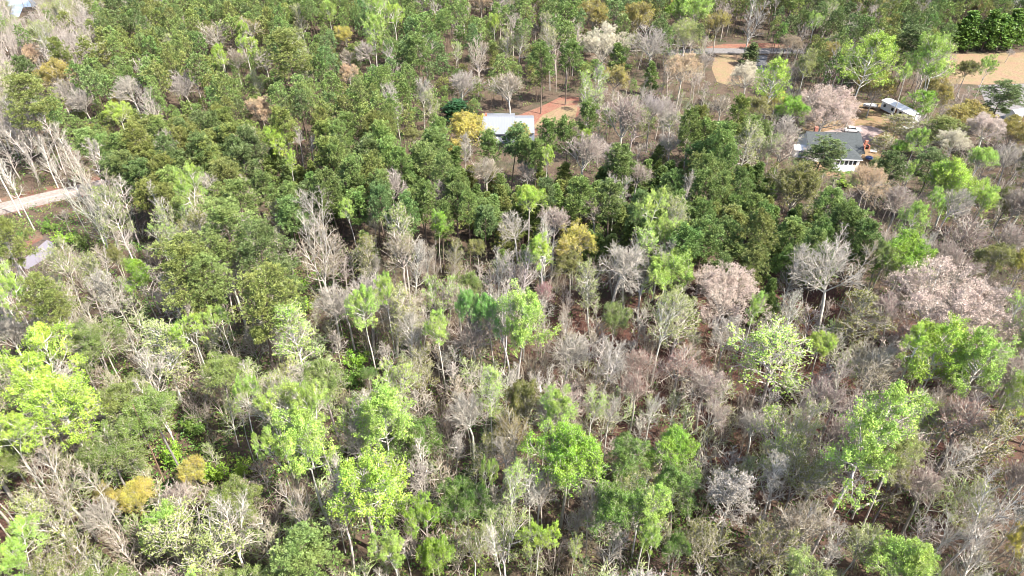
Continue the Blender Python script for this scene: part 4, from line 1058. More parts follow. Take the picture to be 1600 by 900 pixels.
#  outline (photo pixels at canopy level), spacing in m, mix, labels by kind of tree, place phrase
REG = [
    ('nw_bare', [(-120, -80), (150, -80), (150, 30), (125, 100), (30, 120), (10, 210), (-120, 220)], 3.4,
     dict(fan_lil=.24, tall_wh=.26, tall_ta=.2, fan_mv=.08, wispy_pgy=.18, pine_po=.03, fan_pe=.03), 'in the grey woods by the lake'),
    ('pinewood', [(150, -80), (570, -80), (700, 60), (690, 180), (760, 260), (745, 330), (600, 352), (470, 335), (300, 335), (180, 282), (110, 200), (30, 160), (100, 100), (140, 40)], 3.9,
     dict(pine_pg=.40, pine_pb=.13, pine_pl=.20, pine_po=.12, pine_pd=.10, tall_lil=.025, fan_lil=.02, wispy_pgy=.02), 'in the wide pine woods beyond the road'),
    ('top_pines', [(570, -80), (1000, -80), (1000, 40), (900, 100), (905, 150), (690, 182), (700, 60)], 4.2,
     dict(pine_pg=.36, pine_po=.22, pine_pd=.12, tall_ta=.10, tall_lil=.10, wispy_pgy=.06, fan_ta=.04), 'in the tall pines behind the metal-roofed house'),
    ('top_right', [(1000, -80), (1720, -80), (1720, 84), (1490, 84), (1260, 150), (1180, 66), (1110, 70), (1000, 60)], 4.0,
     dict(pine_pd=.40, pine_po=.22, pine_pg=.10, tall_lil=.12, fan_ta=.06, round_go=.06, wispy_pgy=.04), 'behind the gravel road and the field'),
    ('mid_pines', [(745, 225), (830, 220), (960, 225), (1010, 200), (1060, 150), (1130, 140), (1200, 200), (1230, 270), (1290, 290), (1370, 330), (1335, 400), (1210, 442), (1090, 432), (1000, 335), (870, 342), (750, 352)], 3.9,
     dict(pine_pg=.36, pine_pl=.20, pine_pb=.14, pine_po=.14, pine_pd=.06, fan_mv=.03, tall_wh=.02, wispy_pgy=.04), 'in the pine stand between the two houses'),
    ('clearing_front', [(900, 100), (1110, 70), (1110, 150), (1010, 205), (960, 228), (905, 160)], 4.2,
     dict(pine_pg=.25, youngpine_pl=.1, fan_lil=.25, fan_mv=.1, bud_pe=.05, wispy_pgy=.15), 'between the clay clearing and the tan lawn'),
    ('village', [(1130, 140), (1260, 150), (1490, 84), (1720, 84), (1720, 345), (1375, 335), (1290, 290), (1200, 215)], 4.2,
     dict(fan_lil=.16, fan_mv=.22, pine_pd=.12, bud_pk=.10, wispy_pgy=.12, tulip_lg=.10, round_ol=.10, brush_br=.1), 'around the dark-roofed house'),
    ('road_edge', [(-120, 215), (30, 160), (110, 200), (180, 282), (310, 335), (310, 450), (60, 480), (-120, 500)], 3.4,
     dict(pole_wh=.34, tall_ta=.15, tall_wh=.15, wispy_pgy=.18, pole_ta=.1, sapling_pgy=.08), 'in the thin woods along the road and pond'),
    ('left_mid', [(-120, 480), (60, 470), (310, 440), (480, 520), (520, 640), (-120, 660)], 3.4,
     dict(pole_wh=.20, tall_wh=.12, round_og=.24, wispy_pgy=.10, tulip_lg=.14, pole_ta=.10, sapling_lg=.12), 'in the woods left of the six big pines'),
    ('centre', [(310, 335), (470, 335), (600, 352), (750, 352), (870, 342), (1000, 335), (1090, 432), (1050, 520), (860, 640), (520, 640), (480, 520), (310, 440)], 2.9,
     dict(tall_wh=.28, tall_ta=.14, pole_wh=.20, wispy_pgy=.14, tulip_lg=.06, wispy_lg=.10, fan_lil=.05, fan_ta=.05, wispy_ol=.08, sapling_pgy=.10), 'in the grey bare woods in front of the pines'),
    ('right_mid', [(1090, 432), (1210, 442), (1335, 400), (1375, 335), (1720, 345), (1720, 690), (860, 690), (860, 640), (1050, 520)], 3.1,
     dict(fan_mv=.27, tall_mv=.12, tall_wh=.19, fan_rd=.05, wispy_pgy=.14, wispy_lg=.07, tulip_yg=.03, pole_ta=.08, sapling_mv=.06, fan_ta=.08), 'in the pinkish bare woods around the giant pale oak'),
    ('bottom_left', [(-300, 640), (540, 640), (540, 1150), (-300, 1150)], 3.1,
     dict(wispy_pgy=.08, wispy_ol=.08, tall_wh=.12, tall_ta=.18, tulip_lg=.16, round_og=.14, fan_mv=.08, pole_ta=.08, sapling_lg=.12), 'in the mixed woods of the lower left corner'),
    ('bottom_mid', [(540, 640), (860, 640), (860, 690), (1110, 690), (1110, 1150), (540, 1150)], 2.9,
     dict(tall_wh=.20, tall_lil=.10, wispy_pgy=.14, wispy_lg=.10, tulip_lg=.14, tulip_yg=.05, round_mg=.06, sapling_lg=.1, fan_lil=.10, pole_wh=.1), 'in the grey and green woods of the bottom middle'),
    ('bottom_right', [(1110, 690), (2000, 690), (2000, 1150), (1110, 1150)], 3.0,
     dict(tall_wh=.18, fan_mv=.13, wispy_ol=.18, wispy_lg=.08, tulip_yg=.04, tall_ta=.12, fan_ta=.08, pole_wh=.08, sapling_pgy=.1, tulip_pgy=.06, brush_mv=.04), 'in the brown woods of the lower right corner'),
]
PHRASE = dict(fan='spreading bare tree', tall='tall bare tree', pole='thin pole-like bare tree', pine='straight green pine', wispy='thin pale-leafed tree',
              tulip='green leafing tree', round='rounded leafy tree', bud='pale budding tree', sapling='small young tree', brush='twiggy bush', shrub='leafy bush', youngpine='young pine')
CNAME = dict(lil='lilac grey', wh='whitish', mv='mauve', pgy='', lg='light', yg='yellowish', po='', pe='peach', pg='', pb='', pl='', pd='', ta='tan', go='golden', pk='pinkish', ol='olive', br='brown', og='olive-green', mg='mid-green', rd='red-tipped')

HX = np.array([q[0] for q in hand]); HY = np.array([q[1] for q in hand]); HR = np.array([q[2] for q in hand])
HPX = np.array([q[4] for q in hand]); HPY = np.array([q[5] for q in hand]); HPW = np.array([q[6] for q in hand])
cand = []
CELL = 2.0
rs = random.Random(5)
occ = {}


def too_close(x, y, r):
    gx, gy = int(x // 6), int(y // 6)
    for a in (-1, 0, 1):
        for b in (-1, 0, 1):
            for (qx, qy, qr) in occ.get((gx + a, gy + b), ()):
                if (qx - x) ** 2 + (qy - y) ** 2 < (0.5 * (r + qr)) ** 2: return True
    return False


pts_try = []
for _ in range(110000):
    yy = 24 + 390 * rs.random() ** 0.9
    hw = 0.86 * (yy * CP + 60 * SP) + 12
    pts_try.append((rs.uniform(-hw, hw), yy))
for (x, y) in pts_try:
    px, py, dep = pix(x, y, 14.0)
    reg = next((r for r in REG if inside(px, py, r[1])), None)
    if reg is None: continue
    name, poly, sp_, mix, place = reg
    if too_close(x, y, sp_): continue
    gxp, gyp, _ = pix(x, y, 0)
    if any(inside(gxp, gyp, b) for b in BARE): continue
    k = rs.choices(list(mix), list(mix.values()))[0]
    kind, ck = k.rsplit('_', 1)
    if kind == 'pine':          # neighbouring pines are of a colour
        q_ = math.sin(x * 0.05 + 1.7 * math.sin(y * 0.031)) + math.sin(y * 0.047 - x * 0.021) + rs.gauss(0, 0.75)
        ck = 'pb' if q_ < -1.3 else 'pg' if q_ < 0.1 else 'pl' if q_ < 0.95 else 'po' if q_ < 1.9 else 'pd'
        if name == 'top_right': ck = rs.choice(['pd', 'pd', 'po', 'pg'])
    h = NATH[kind] * rs.uniform(0.78, 1.14); R = NATR[kind] * rs.uniform(0.75, 1.15)
    if kind == 'pine' and name == 'top_pines': h *= 1.1
    if kind in ('fan', 'bud', 'round', 'tulip'): R *= 0.8
    # keep trees the photo singles out in plain view: no crown in front of a hand-placed crown
    d2 = (HX - x) ** 2 + (HY - y) ** 2
    if (d2 < np.where(R < 2, 0.25, 0.5) ** 2 * (HR + R) ** 2).any(): continue

    def hides(R, h):
        cxp, cyp, dp = pix(x, y, h * 0.7); cw = R * FPX / dp
        typ = pix(x, y, h)[1]
        m_ = (HY > y + 1) & (np.abs(cxp - HPX) < 0.8 * cw + HPW * 0.33) & (typ < HPY + 0.33 * HPW) & (cyp + cw > HPY - 0.3 * HPW)
        return m_.any()
    if hides(R, h) :
        # a smaller understorey tree stands there instead, low enough to leave the crown behind in view
        ok = False
        for h in (9.5, 7.5, 5.5, 4.0):
            R = h * 0.24
            if not hides(R, h): ok = True; break
        if not ok: continue
        if name in ('pinewood', 'mid_pines', 'top_pines') and h > 5: kind, ck = 'youngpine', rs.choice(['pg', 'pl', 'po'])
        else: kind, ck = rs.choice([('sapling', 'pgy'), ('sapling', 'lg'), ('sapling', 'wh'), ('sapling', 'ta'), ('brush', 'ta'), ('brush', 'mv')])
    # views that stay open
    blocked = False
    for poly_c in CLEAR:
        for q in (0.0, 0.25, 0.5, 0.75, 0.92):
            sx_, sy_, sd_ = pix(x, y, h * q)
            ww = R * FPX / sd_ * (0.9 if q > 0.4 else 0.15)
            if inside(sx_, sy_, poly_c) or inside(sx_ - ww, sy_, poly_c) or inside(sx_ + ww, sy_, poly_c) or inside(sx_, sy_ - ww * 0.5, poly_c):
                blocked = True; break
        if blocked: break
    if blocked: 
        if name == 'road_edge' and kind in ('pole', 'tall') and rs.random() < 0.03: pass
        else: continue
    occ.setdefault((int(x // 6), int(y // 6)), []).append((x, y, sp_))
    cand.append((dep, kind, ck, x, y, R, h, place))
cand.sort()
LIM = {'pine_tree': 300, 'bare_tree': 300, 'wispy_tree': 230, 'leafing_tree': 150, 'leafy_tree': 150, 'sapling': 250, 'budding_tree': 100, 'shrub': 150}
used = {}
for q in hand: used[KIND[q[7]][0]] = used.get(KIND[q[7]][0], 0) + 1
far = {}
for dep, kind, ck, x, y, R, h, place in cand:
    nm = KIND[kind][0]
    used[nm] = used.get(nm, 0) + 1
    ppx, ppy, _ = pix(x, y, h * 0.7)
    seen = -40 < ppx < 1640 and -60 < ppy < 940 + 0.3 * 900
    if used[nm] > LIM.get(nm, 100) or not seen:
        if not seen: used[nm] -= 1
        far.setdefault('pine' if kind in ('pine', 'youngpine') else 'mixed', []).append((kind, ck, x, y, R, h))
        continue
    var = rs.randrange(len(PROTO[kind]))
    _, _, top, rad = PROTO[kind][var]
    label = ' '.join((CNAME.get(ck, '') + ' ' + PHRASE[kind] + ' ' + place).split())
    bk = BARK['pine'] if kind in ('pine', 'youngpine') else (BARK['white'] if ck in ('wh', 'pgy', 'lg') else BARK['pale'] if ck in ('lil', 'mv', 'ta') else BARK['grey'])
    plant(kind, var, x, y, R / rad, h / top, rs.uniform(0, 6.28), jitter(COLR[ck], 0.16), jitter(bk, 0.15), label, label.replace('tree', 'trees').replace('pine ', 'pines ').replace('bush', 'bushes'))
print('INDIVIDUALS', used, 'FAR', {k: len(v) for k, v in far.items()})

# the far woods past the first three hundred of each kind
LOD = {}
for k in ('pine', 'fan', 'tall', 'wispy', 'tulip', 'round', 'bud'):
    LOD[k] = []
    for i in range(4):
        T_, C_, top, rad = grow(k, 9000 + 17 * i + len(k), lod=True)
        LOD[k].append((T_.arrays(), C_.arrays(), top, rad))
ALIAS = dict(pole='tall', sapling='tall', shrub='round', brush='fan', youngpine='pine', cedar='pine', bigpine='pine')


def wood(name, items, mat, label):
    Vs, Qs, Ts, As, At, Cq, Ct = [], [], [], [], [], [], []
    off = 0
    for (kind, ck, x, y, R, h) in items:
        kk = ALIAS.get(kind, kind)
        Tr, Cr, top, rad = LOD[kk][rs.randrange(4)]
        a = rs.uniform(0, 6.28); ca, sa = math.cos(a), math.sin(a)
        col = np.array(jitter(COLR[ck], 0.16))
        z0 = ground_z(x, y) - 0.05
        for (V, Q, T, A) in (Tr, Cr):
            s_, sz = R / rad, h / top
            lift = 0.0
            if kk in RAISED and sz > 1.15 * s_:
                sz = max(1.15 * s_, 0.52 * sz); lift = h - sz * top
            W = np.stack([(V[:, 0] * ca - V[:, 1] * sa) * s_ + x, (V[:, 0] * sa + V[:, 1] * ca) * s_ + y, V[:, 2] * sz + z0 + lift], 1)
            Vs.append(W); Qs.append(Q + off); Ts.append(T + off); off += len(V)
            nq = len(Q)
            As.append(A[:nq]); At.append(A[nq:])
            Cq.append(np.tile(col, (nq, 1))); Ct.append(np.tile(col, (len(T), 1)))
    me = raw_mesh(name, np.concatenate(Vs), np.concatenate(Qs), np.concatenate(Ts), np.concatenate(As + At), mat, np.concatenate(Cq + Ct))
    o = bpy.data.objects.new(name, me); COL.objects.link(o)
    tag(o, label, None, None, 'stuff')
    print(name, len(items), len(me.polygons))


if far.get('pine'): wood('pine_woods', far['pine'], M_FARDARK, 'far dense green pine woods beyond the road and the houses')
if far.get('mixed'): wood('mixed_woods', far['mixed'], M_FARPALE, 'far grey and pale green woods towards the lake and the top edge')
# ------------------------------------------------------------------ undergrowth: twigs, low leaves and litter nobody could count
ur = np.random.default_rng(77)
GREEN_SPOTS = [(at(455, 455)[:2], 12), (at(290, 690)[:2], 14), (at(100, 375)[:2], 14), (at(560, 575)[:2], 9), (at(380, 740)[:2], 10), (at(730, 830)[:2], 9), (at(1040, 830)[:2], 8),
               (at(200, 560)[:2], 16), (at(60, 600)[:2], 14), (at(620, 720)[:2], 8), (at(340, 560)[:2], 12)]
n_ = 26000
yy = 26 + 330 * ur.random(n_) ** 1.15
hw = 0.8 * (yy * CP + 70 * SP)
xx = ur.uniform(-1, 1, n_) * hw
gp = np.array([pix(a, b, 0)[:2] for a, b in zip(xx, yy)])
keep = np.array([not any(inside(a, b, q) for q in BARE) for a, b in gp])
xx, yy = xx[keep], yy[keep]
g = np.zeros(len(xx))
for (c, r) in GREEN_SPOTS: g = np.maximum(g, np.exp(-((xx - c[0]) ** 2 + (yy - c[1]) ** 2) / r ** 2))
pat = 0.5 + 0.5 * np.sin(xx * 0.13 + 2 * np.sin(yy * 0.07)) * np.cos(yy * 0.11 + xx * 0.05)
g = np.clip(g + 0.42 * pat * (xx < 0) + 0.2 * pat * (xx >= 0) + 0.10, 0, 1)
zz = np.array([ground_z(a, b) for a, b in zip(xx, yy)])
Gd = Geo()
P0 = np.stack([xx, yy, zz], 1)
isg = ur.random(len(xx)) < g
B0 = P0[~isg][:8500]
k_ = 4
Dd = ur.normal(0, 0.5, (len(B0) * k_, 3)); Dd[:, 2] = 1.0; Dd /= np.linalg.norm(Dd, axis=1, keepdims=True)
Pb = np.repeat(B0, k_, 0) + ur.normal(0, 0.3, (len(B0) * k_, 3)) * np.array([1, 1, 0])
tw = paths(Pb, Dd, np.repeat(ur.uniform(1.0, 4.2, len(B0)), k_) * ur.uniform(0.7, 1.1, len(Pb)), 3, 0.16, 0.03, ur)
BC = np.array([(0.18, 0.145, 0.12), (0.24, 0.21, 0.175), (0.17, 0.11, 0.09), (0.15, 0.15, 0.08), (0.21, 0.205, 0.12)])[ur.integers(0, 5, len(B0))]
Gd.tubes(tw, 0.028 * np.ones(len(Pb)), 0.012 * np.ones(len(Pb)), 3, 1.0, ur.uniform(0.7, 1.3, len(Pb)))
colq = [np.repeat(BC, k_ * 9, 0)]
p, d, t, b = spawn(tw, 5, 0.25, 1.0, R_(40), 0.2, ur)
tw2 = paths(p, d, ur.uniform(0.5, 1.4, len(p)), 2, 0.15, 0.06, ur)
Gd.tubes(tw2, 0.018 * np.ones(len(p)), 0.009 * np.ones(len(p)), 3, 1.0, ur.uniform(0.7, 1.3, len(p)))
colq.append(np.repeat(BC, k_ * 5 * 6, 0))
Lg = P0[isg]
kl = 24
Pl = np.repeat(Lg, kl, 0) + ur.normal(0, 1, (len(Lg) * kl, 3)) * np.array([0.7, 0.7, 0.35]) + np.array([0, 0, 0.6])
Pl[:, 2] = np.maximum(Pl[:, 2], np.repeat(Lg[:, 2], kl) + 0.1)
Gd.cards(Pl, 0.34, ur, 1.0, None, 0.7)
gc = np.array([(0.10, 0.21, 0.035), (0.16, 0.24, 0.04), (0.07, 0.15, 0.03), (0.17, 0.17, 0.05)])[ur.integers(0, 4, len(Lg))]
colq.append(np.repeat(gc, kl, 0))
V, Q, T, A = Gd.arrays()
ume = raw_mesh('undergrowth', V, Q, T, A, M_FARPALE, np.concatenate(colq))
uo = bpy.data.objects.new('undergrowth', ume); COL.objects.link(uo)
tag(uo, 'low twigs and green ground leaves under the trees', None, None, 'stuff')

# ------------------------------------------------------------------ fallen trunks
M_LOG = mat_plain('weathered_log', (0.30, 0.26, 0.22), noise=0.4, scale=3)
for i, (a, b, lab) in enumerate([((300, 762), (385, 770), 'long pale fallen trunk lying beyond the wide pale olive tree'), ((1180, 888), (1262, 862), 'pale fallen trunk beside the olive tree at the bottom edge'),
                                 ((1330, 800), (1480, 742), 'thin fallen trunk under the mauve twiggy tree'), ((905, 545), (960, 520), 'short fallen trunk on the red litter')]):
    A_, B_ = np.array(at(*a, 0.4)), np.array(at(*b, 0.5))
    gl = Geo(); t_ = np.linspace(0, 1, 7)[:, None]
    ctr = (A_ + B_) / 2
    pts = (A_ * (1 - t_) + B_ * t_ - ctr + np.random.default_rng(i).normal(0, 0.06, (7, 3)))[None]
    gl.tubes(pts, [0.19], [0.07], 8)
    p, d, t, b_ = spawn(pts, 6, 0.4, 1.0, R_(55), 0.2, np.random.default_rng(i))
    gl.tubes(paths(p, d, np.linspace(1.6, 0.6, 6), 3, 0.15, 0.1, np.random.default_rng(i)), 0.05 * np.ones(6), 0.02 * np.ones(6), 5)
    o = bpy.data.objects.new('fallen_trunk', gl.mesh('fallen_trunk', M_LOG)); COL.objects.link(o)
    o.location = ctr
    tag(o, lab, 'fallen trunk')

# ------------------------------------------------------------------ houses and yard things
import bmesh
M_METAL = mat_plain('grey_metal_roof', (0.16, 0.168, 0.185), 0.5, 0.06, 0.6, 0.0, (8, 0.3, 1))
M_SHINGLE = mat_plain('dark_shingles', (0.04, 0.045, 0.046), 0.9, 0.3, 3.0)
M_WHITE = mat_plain('white_siding', (0.6, 0.59, 0.57), 0.6, 0.05, 1.0, 0, (0.3, 0.3, 6))
M_BLUEG = mat_plain('blue_grey_siding', (0.2, 0.225, 0.27), 0.6, 0.08, 1.0, 0, (0.3, 0.3, 6))
M_TRIM = mat_plain('white_trim', (0.62, 0.61, 0.6), 0.5, 0.03)
M_GLASS = mat_plain('window_glass', (0.02, 0.025, 0.03), 0.08, 0.1, spec=0.6)
M_BRICK = mat_plain('red_brick', (0.30, 0.12, 0.085), 0.9, 0.35, 6.0)
M_BLACK = mat_plain('black_rubber', (0.02, 0.02, 0.02), 0.8, 0.1)
M_CARW = mat_plain('white_car_paint', (0.6, 0.6, 0.6), 0.25, 0.02, spec=0.5)
M_BLUE = mat_plain('dark_blue_tarp', (0.03, 0.05, 0.13), 0.6, 0.2)
M_BROWN = mat_plain('brown_wood', (0.15, 0.08, 0.05), 0.8, 0.25, 4)


def link(name, bm, mat, parent=None, smooth=False):
    bmesh.ops.recalc_face_normals(bm, faces=bm.faces)
    me = bpy.data.meshes.new(name); bm.to_mesh(me); bm.free()
    me.materials.append(mat)
    if smooth:
        for p in me.polygons: p.use_smooth = True
    o = bpy.data.objects.new(name, me); o.parent = parent
    COL.objects.link(o)
    return o


def box(bm, x0, x1, y0, y1, z0, z1):
    v = [bm.verts.new(c) for c in ((x0, y0, z0), (x1, y0, z0), (x1, y1, z0), (x0, y1, z0), (x0, y0, z1), (x1, y0, z1), (x1, y1, z1), (x0, y1, z1))]
    for f in ((0, 3, 2, 1), (4, 5, 6, 7), (0, 1, 5, 4), (1, 2, 6, 5), (2, 3, 7, 6), (3, 0, 4, 7)): bm.faces.new([v[i] for i in f])


def prism(bm, prof, a0, a1, axis='x'):
    """extrude a closed profile of (across, z) along an axis"""
    mk = (lambda u, z, a: (a, u, z)) if axis == 'x' else (lambda u, z, a: (u, a, z))
    A_ = [bm.verts.new(mk(u, z, a0)) for u, z in prof]
    B_ = [bm.verts.new(mk(u, z, a1)) for u, z in prof]
    bm.faces.new(A_); bm.faces.new(B_[::-1])
    n = len(prof)
    for i in range(n): bm.faces.new([A_[i], A_[(i + 1) % n], B_[(i + 1) % n], B_[i]])


def thing(name, loc, rot, label, cat, group=None):
    e = bpy.data.objects.new(name, None); e.location = loc; e.rotation_euler = (0, 0, rot)
    COL.objects.link(e)
    return tag(e, label, cat, group)


def window(parent, x0, x1, z0, z1, y, face=-1):
    """a window in a wall that faces -y (face = -1) or +y"""
    bm = bmesh.new(); t = 0.09
    ya, yb = sorted((y + face * 0.003, y + face * 0.06))
    box(bm, x0 - t, x0, ya, yb, z0 - t, z1 + t); box(bm, x1, x1 + t, ya, yb, z0 - t, z1 + t)
    box(bm, x0, x1, ya, yb, z1, z1 + t); box(bm, x0, x1, ya, yb, z0 - t, z0)
    w = link('window', bm, M_TRIM, parent)
    bm = bmesh.new(); ya, yb = sorted((y + face * 0.003, y + face * 0.025)); box(bm, x0, x1, ya, yb, z0, z1)
    link('pane', bm, M_GLASS, w)


def roof_gable(bm, x0, x1, y0, y1, ze, zr, oh=0.45, th=0.16):
    """ridge along x"""
    ym = (y0 + y1) / 2; s = (zr - ze) / (ym - y0)
    a, b = y0 - oh, y1 + oh; za = ze - oh * s
    prism(bm, [(a, za), (ym, zr), (b, za), (b, za + th), (ym, zr + th), (a, za + th)], x0 - oh, x1 + oh, 'x')


def gable_wall(bm, x0, x1, y0, y1, ze, zr):
    prism(bm, [(y0, 0), (y1, 0), (y1, ze), ((y0 + y1) / 2, zr), (y0, ze)], x0, x1, 'x')


# metal-roofed house: ridge along x, low pitch, a lower wing
hz = 3.0
c = at(779, 182, 4.9)
a = thing('house', (c[0], c[1], ground_z(c[0], c[1])), 0.0, 'long house with a pale grey metal roof by the red clay clearing', 'house')
bm = bmesh.new(); gable_wall(bm, -4.2, 4.2, -7.0, 7.0, 3.0, 4.88); link('wall', bm, M_BLUEG, a)
bm = bmesh.new(); roof_gable(bm, -4.2, 4.2, -7.0, 7.0, 2.98, 4.86, 0.4, 0.12); r_ = link('roof', bm, M_METAL, a)
bm = bmesh.new()
for i in range(-10, 11):
    xx_ = i * 0.44
    prism(bm, [(-7.38, 3.005), (0, 4.985), (0, 5.02), (-7.38, 3.04)], xx_ - 0.02, xx_ + 0.02, 'x')
link('seam', bm, M_METAL, r_)
bm = bmesh.new(); gable_wall(bm, 4.203, 10.0, -5.8, 5.8, 2.8, 4.4); link('wall', bm, M_BLUEG, a)
bm = bmesh.new(); roof_gable(bm, 5.05, 9.6, -5.8, 5.8, 2.78, 4.38, 0.4, 0.12); link('roof', bm, M_METAL, a)
window(a, -3.2, -2.0, 1.0, 2.3, -7.0); window(a, 1.0, 2.2, 1.0, 2.3, -7.0); window(a, 6.2, 7.6, 1.0, 2.2, -5.8)
bm = bmesh.new(); box(bm, -1.0, 0.0, -7.06, -7.003, 0, 2.1); link('door', bm, M_TRIM, a)
bm = bmesh.new(); box(bm, -3.9, -3.3, 0.6, 1.2, 4.3, 5.6); link('chimney', bm, M_BRICK, r_)

# dark-roofed house with a white sunroom under a hipped roof
c = at(1318, 237, 3.0)
b = thing('house', (c[0] - 0.3, c[1] + 0.1, ground_z(c[0], c[1])), math.radians(-4), 'white house with a dark shingle roof and a windowed sunroom', 'house')
bm = bmesh.new(); gable_wall(bm, -8.0, 5.2, 0, 11.0, 3.0, 5.9); link('wall', bm, M_WHITE, b)
bm = bmesh.new(); roof_gable(bm, -8.0, 5.2, 0, 11.0, 3.0, 5.9, 0.5, 0.18); rb = link('roof', bm, M_SHINGLE, b)
bm = bmesh.new(); box(bm, -6.0, -5.2, 6.2, 7.0, 5.0, 6.9); link('chimney', bm, M_BRICK, rb)
# sunroom
bm = bmesh.new(); box(bm, -2.6, 3.6, -3.6, -0.003, 0, 2.75); sr = link('sunroom', bm, M_WHITE, b)
bm = bmesh.new()
e_, zt_ = 0.45, 4.45
P = [(-2.6 - e_, -3.6 - e_, 2.75), (3.6 + e_, -3.6 - e_, 2.75), (3.6 + e_, 0.2, 2.98), (-2.6 - e_, 0.2, 2.98), (-0.6, -0.6, zt_ - 0.5), (1.6, -0.6, zt_ - 0.5), (1.6, 2.2, zt_), (-0.6, 2.2, zt_)]
v = [bm.verts.new(p) for p in P]
for f in ((0, 1, 5, 4), (1, 2, 6, 5), (3, 0, 4, 7), (4, 5, 6, 7), (0, 3, 2, 1), (2, 3, 7, 6)): bm.faces.new([v[i] for i in f])
link('roof', bm, M_SHINGLE, sr)
bm = bmesh.new(); box(bm, -3.03, 4.03, -4.12, -4.053, 2.6, 2.76); link('gutter', bm, M_TRIM, sr)
for i in range(5): window(sr, -2.2 + i * 1.06, -2.2 + i * 1.06 + 0.8, 1.05, 2.3, -3.6)
bm = bmesh.new(); box(bm, -2.9, 2.6, -5.6, -3.66, 0.0, 0.42); dk = link('deck', bm, M_TRIM, b)
bm = bmesh.new()
for xx_ in (-2.85, -1.5, -0.1, 1.2, 2.5): box(bm, xx_, xx_ + 0.09, -5.58, -5.49, 0.423, 1.3)
box(bm, -2.87, 2.61, -5.6, -5.47, 1.303, 1.37); link('railing', bm, M_TRIM, dk)
window(b, 4.0, 4.8, 1.0, 2.2, 0.0); window(b, -6.6, -5.4, 1.0, 2.2, 0.0)
bm = bmesh.new(); box(bm, -4.8, -3.85, -0.06, -0.003, 0, 2.1); link('door', bm, M_TRIM, b)

# long white mobile home
c0, c1 = np.array(at(1384, 172, 0)), np.array(at(1430, 196, 0))
ctr = (c0 + c1) / 2; dv = c1 - c0; Lh = float(np.linalg.norm(dv[:2]))
m_ = thing('mobile_home', (ctr[0], ctr[1] + 1.0, ground_z(ctr[0], ctr[1])), math.atan2(dv[1], dv[0]), 'white mobile home with dark windows, half hidden by leafing trees', 'mobile home')
hl = Lh / 2
bm = bmesh.new(); box(bm, -hl, hl, -1.7, 1.7, 0.5, 2.9); link('body', bm, M_WHITE, m_)
bm = bmesh.new(); prism(bm, [(-1.95, 2.86), (0, 3.4), (1.95, 2.86), (1.95, 2.96), (0, 3.5), (-1.95, 2.96)], -hl - 0.25, hl + 0.25, 'x'); link('roof', bm, M_TRIM, m_)
bm = bmesh.new(); box(bm, -hl + 0.1, hl - 0.1, -1.62, 1.62, 0, 0.497); link('skirting', bm, M_BROWN, m_)
for i in range(4): window(m_, -hl + 0.9 + i * (Lh - 2.4) / 3, -hl + 1.9 + i * (Lh - 2.4) / 3, 1.4, 2.4, -1.7)
bm = bmesh.new(); box(bm, -0.5, 0.4, -1.76, -1.703, 0.5, 2.5); link('door', bm, M_BROWN, m_)
bm = bmesh.new(); box(bm, -0.7, 0.6, -3.0, -1.77, 0.0, 0.4); link('step', bm, M_BROWN, m_)
# small white building seen past the spreading pine
c = at(1586, 186, 0)
s_ = thing('shed', (c[0], c[1], ground_z(c[0], c[1])), 0.3, 'small white shed behind the gold-olive tree by the gravel drive', 'shed')
bm = bmesh.new(); gable_wall(bm, -2.2, 2.2, -1.8, 1.8, 2.3, 3.2); link('wall', bm, M_WHITE, s_)
bm = bmesh.new(); roof_gable(bm, -2.2, 2.2, -1.8, 1.8, 2.3, 3.2, 0.25, 0.1); link('roof', bm, M_TRIM, s_)
window(s_, -1.5, -0.6, 1.0, 1.9, -1.8)
bm = bmesh.new(); box(bm, 0.3, 1.3, -1.86, -1.803, 0, 2.0); link('door', bm, M_BROWN, s_)
# little outbuilding at the hidden end of the dark-roofed house
c = at(1247, 242, 0)
s_ = thing('shed', (c[0], c[1], ground_z(c[0], c[1])), -0.1, 'white shed beside the pinkish mauve tree, left of the dark-roofed house', 'shed')
bm = bmesh.new(); gable_wall(bm, -1.6, 1.6, -1.5, 1.5, 2.3, 3.0); link('wall', bm, M_WHITE, s_)
bm = bmesh.new(); roof_gable(bm, -1.6, 1.6, -1.5, 1.5, 2.3, 3.0, 0.25, 0.1); link('roof', bm, M_TRIM, s_)
bm = bmesh.new(); box(bm, -0.5, 0.5, -1.56, -1.503, 0, 2.0); link('door', bm, M_BLUEG, s_)


def hull_mesh(L, W, H, n=12):
    bm = bmesh.new(); ro = []
    for i in range(n + 1):
        t = i / n; w = W * (1 - (max(0, t - 0.45) / 0.55) ** 2.2) * (0.85 + 0.15 * min(1, t * 4)); z = H * (1 + 0.35 * max(0, t - 0.5)); w = max(w, 0.03)
        x = (t - 0.5) * L
        ro.append([bm.verts.new(p) for p in ((x, -w, z), (x, -w * 0.9, z * 0.45), (x, -w * 0.15, 0.1), (x, w * 0.15, 0.1), (x, w * 0.9, z * 0.45), (x, w, z), (x, w * 0.86, z), (x, w * 0.7, z * 0.5), (x, -w * 0.7, z * 0.5), (x, -w * 0.86, z))])
    for p, q in zip(ro, ro[1:]):
        for j in range(10): bm.faces.new([p[j], q[j], q[(j + 1) % 10], p[(j + 1) % 10]])
    bm.faces.new(ro[0]); bm.faces.new(ro[-1][::-1])
    return bm


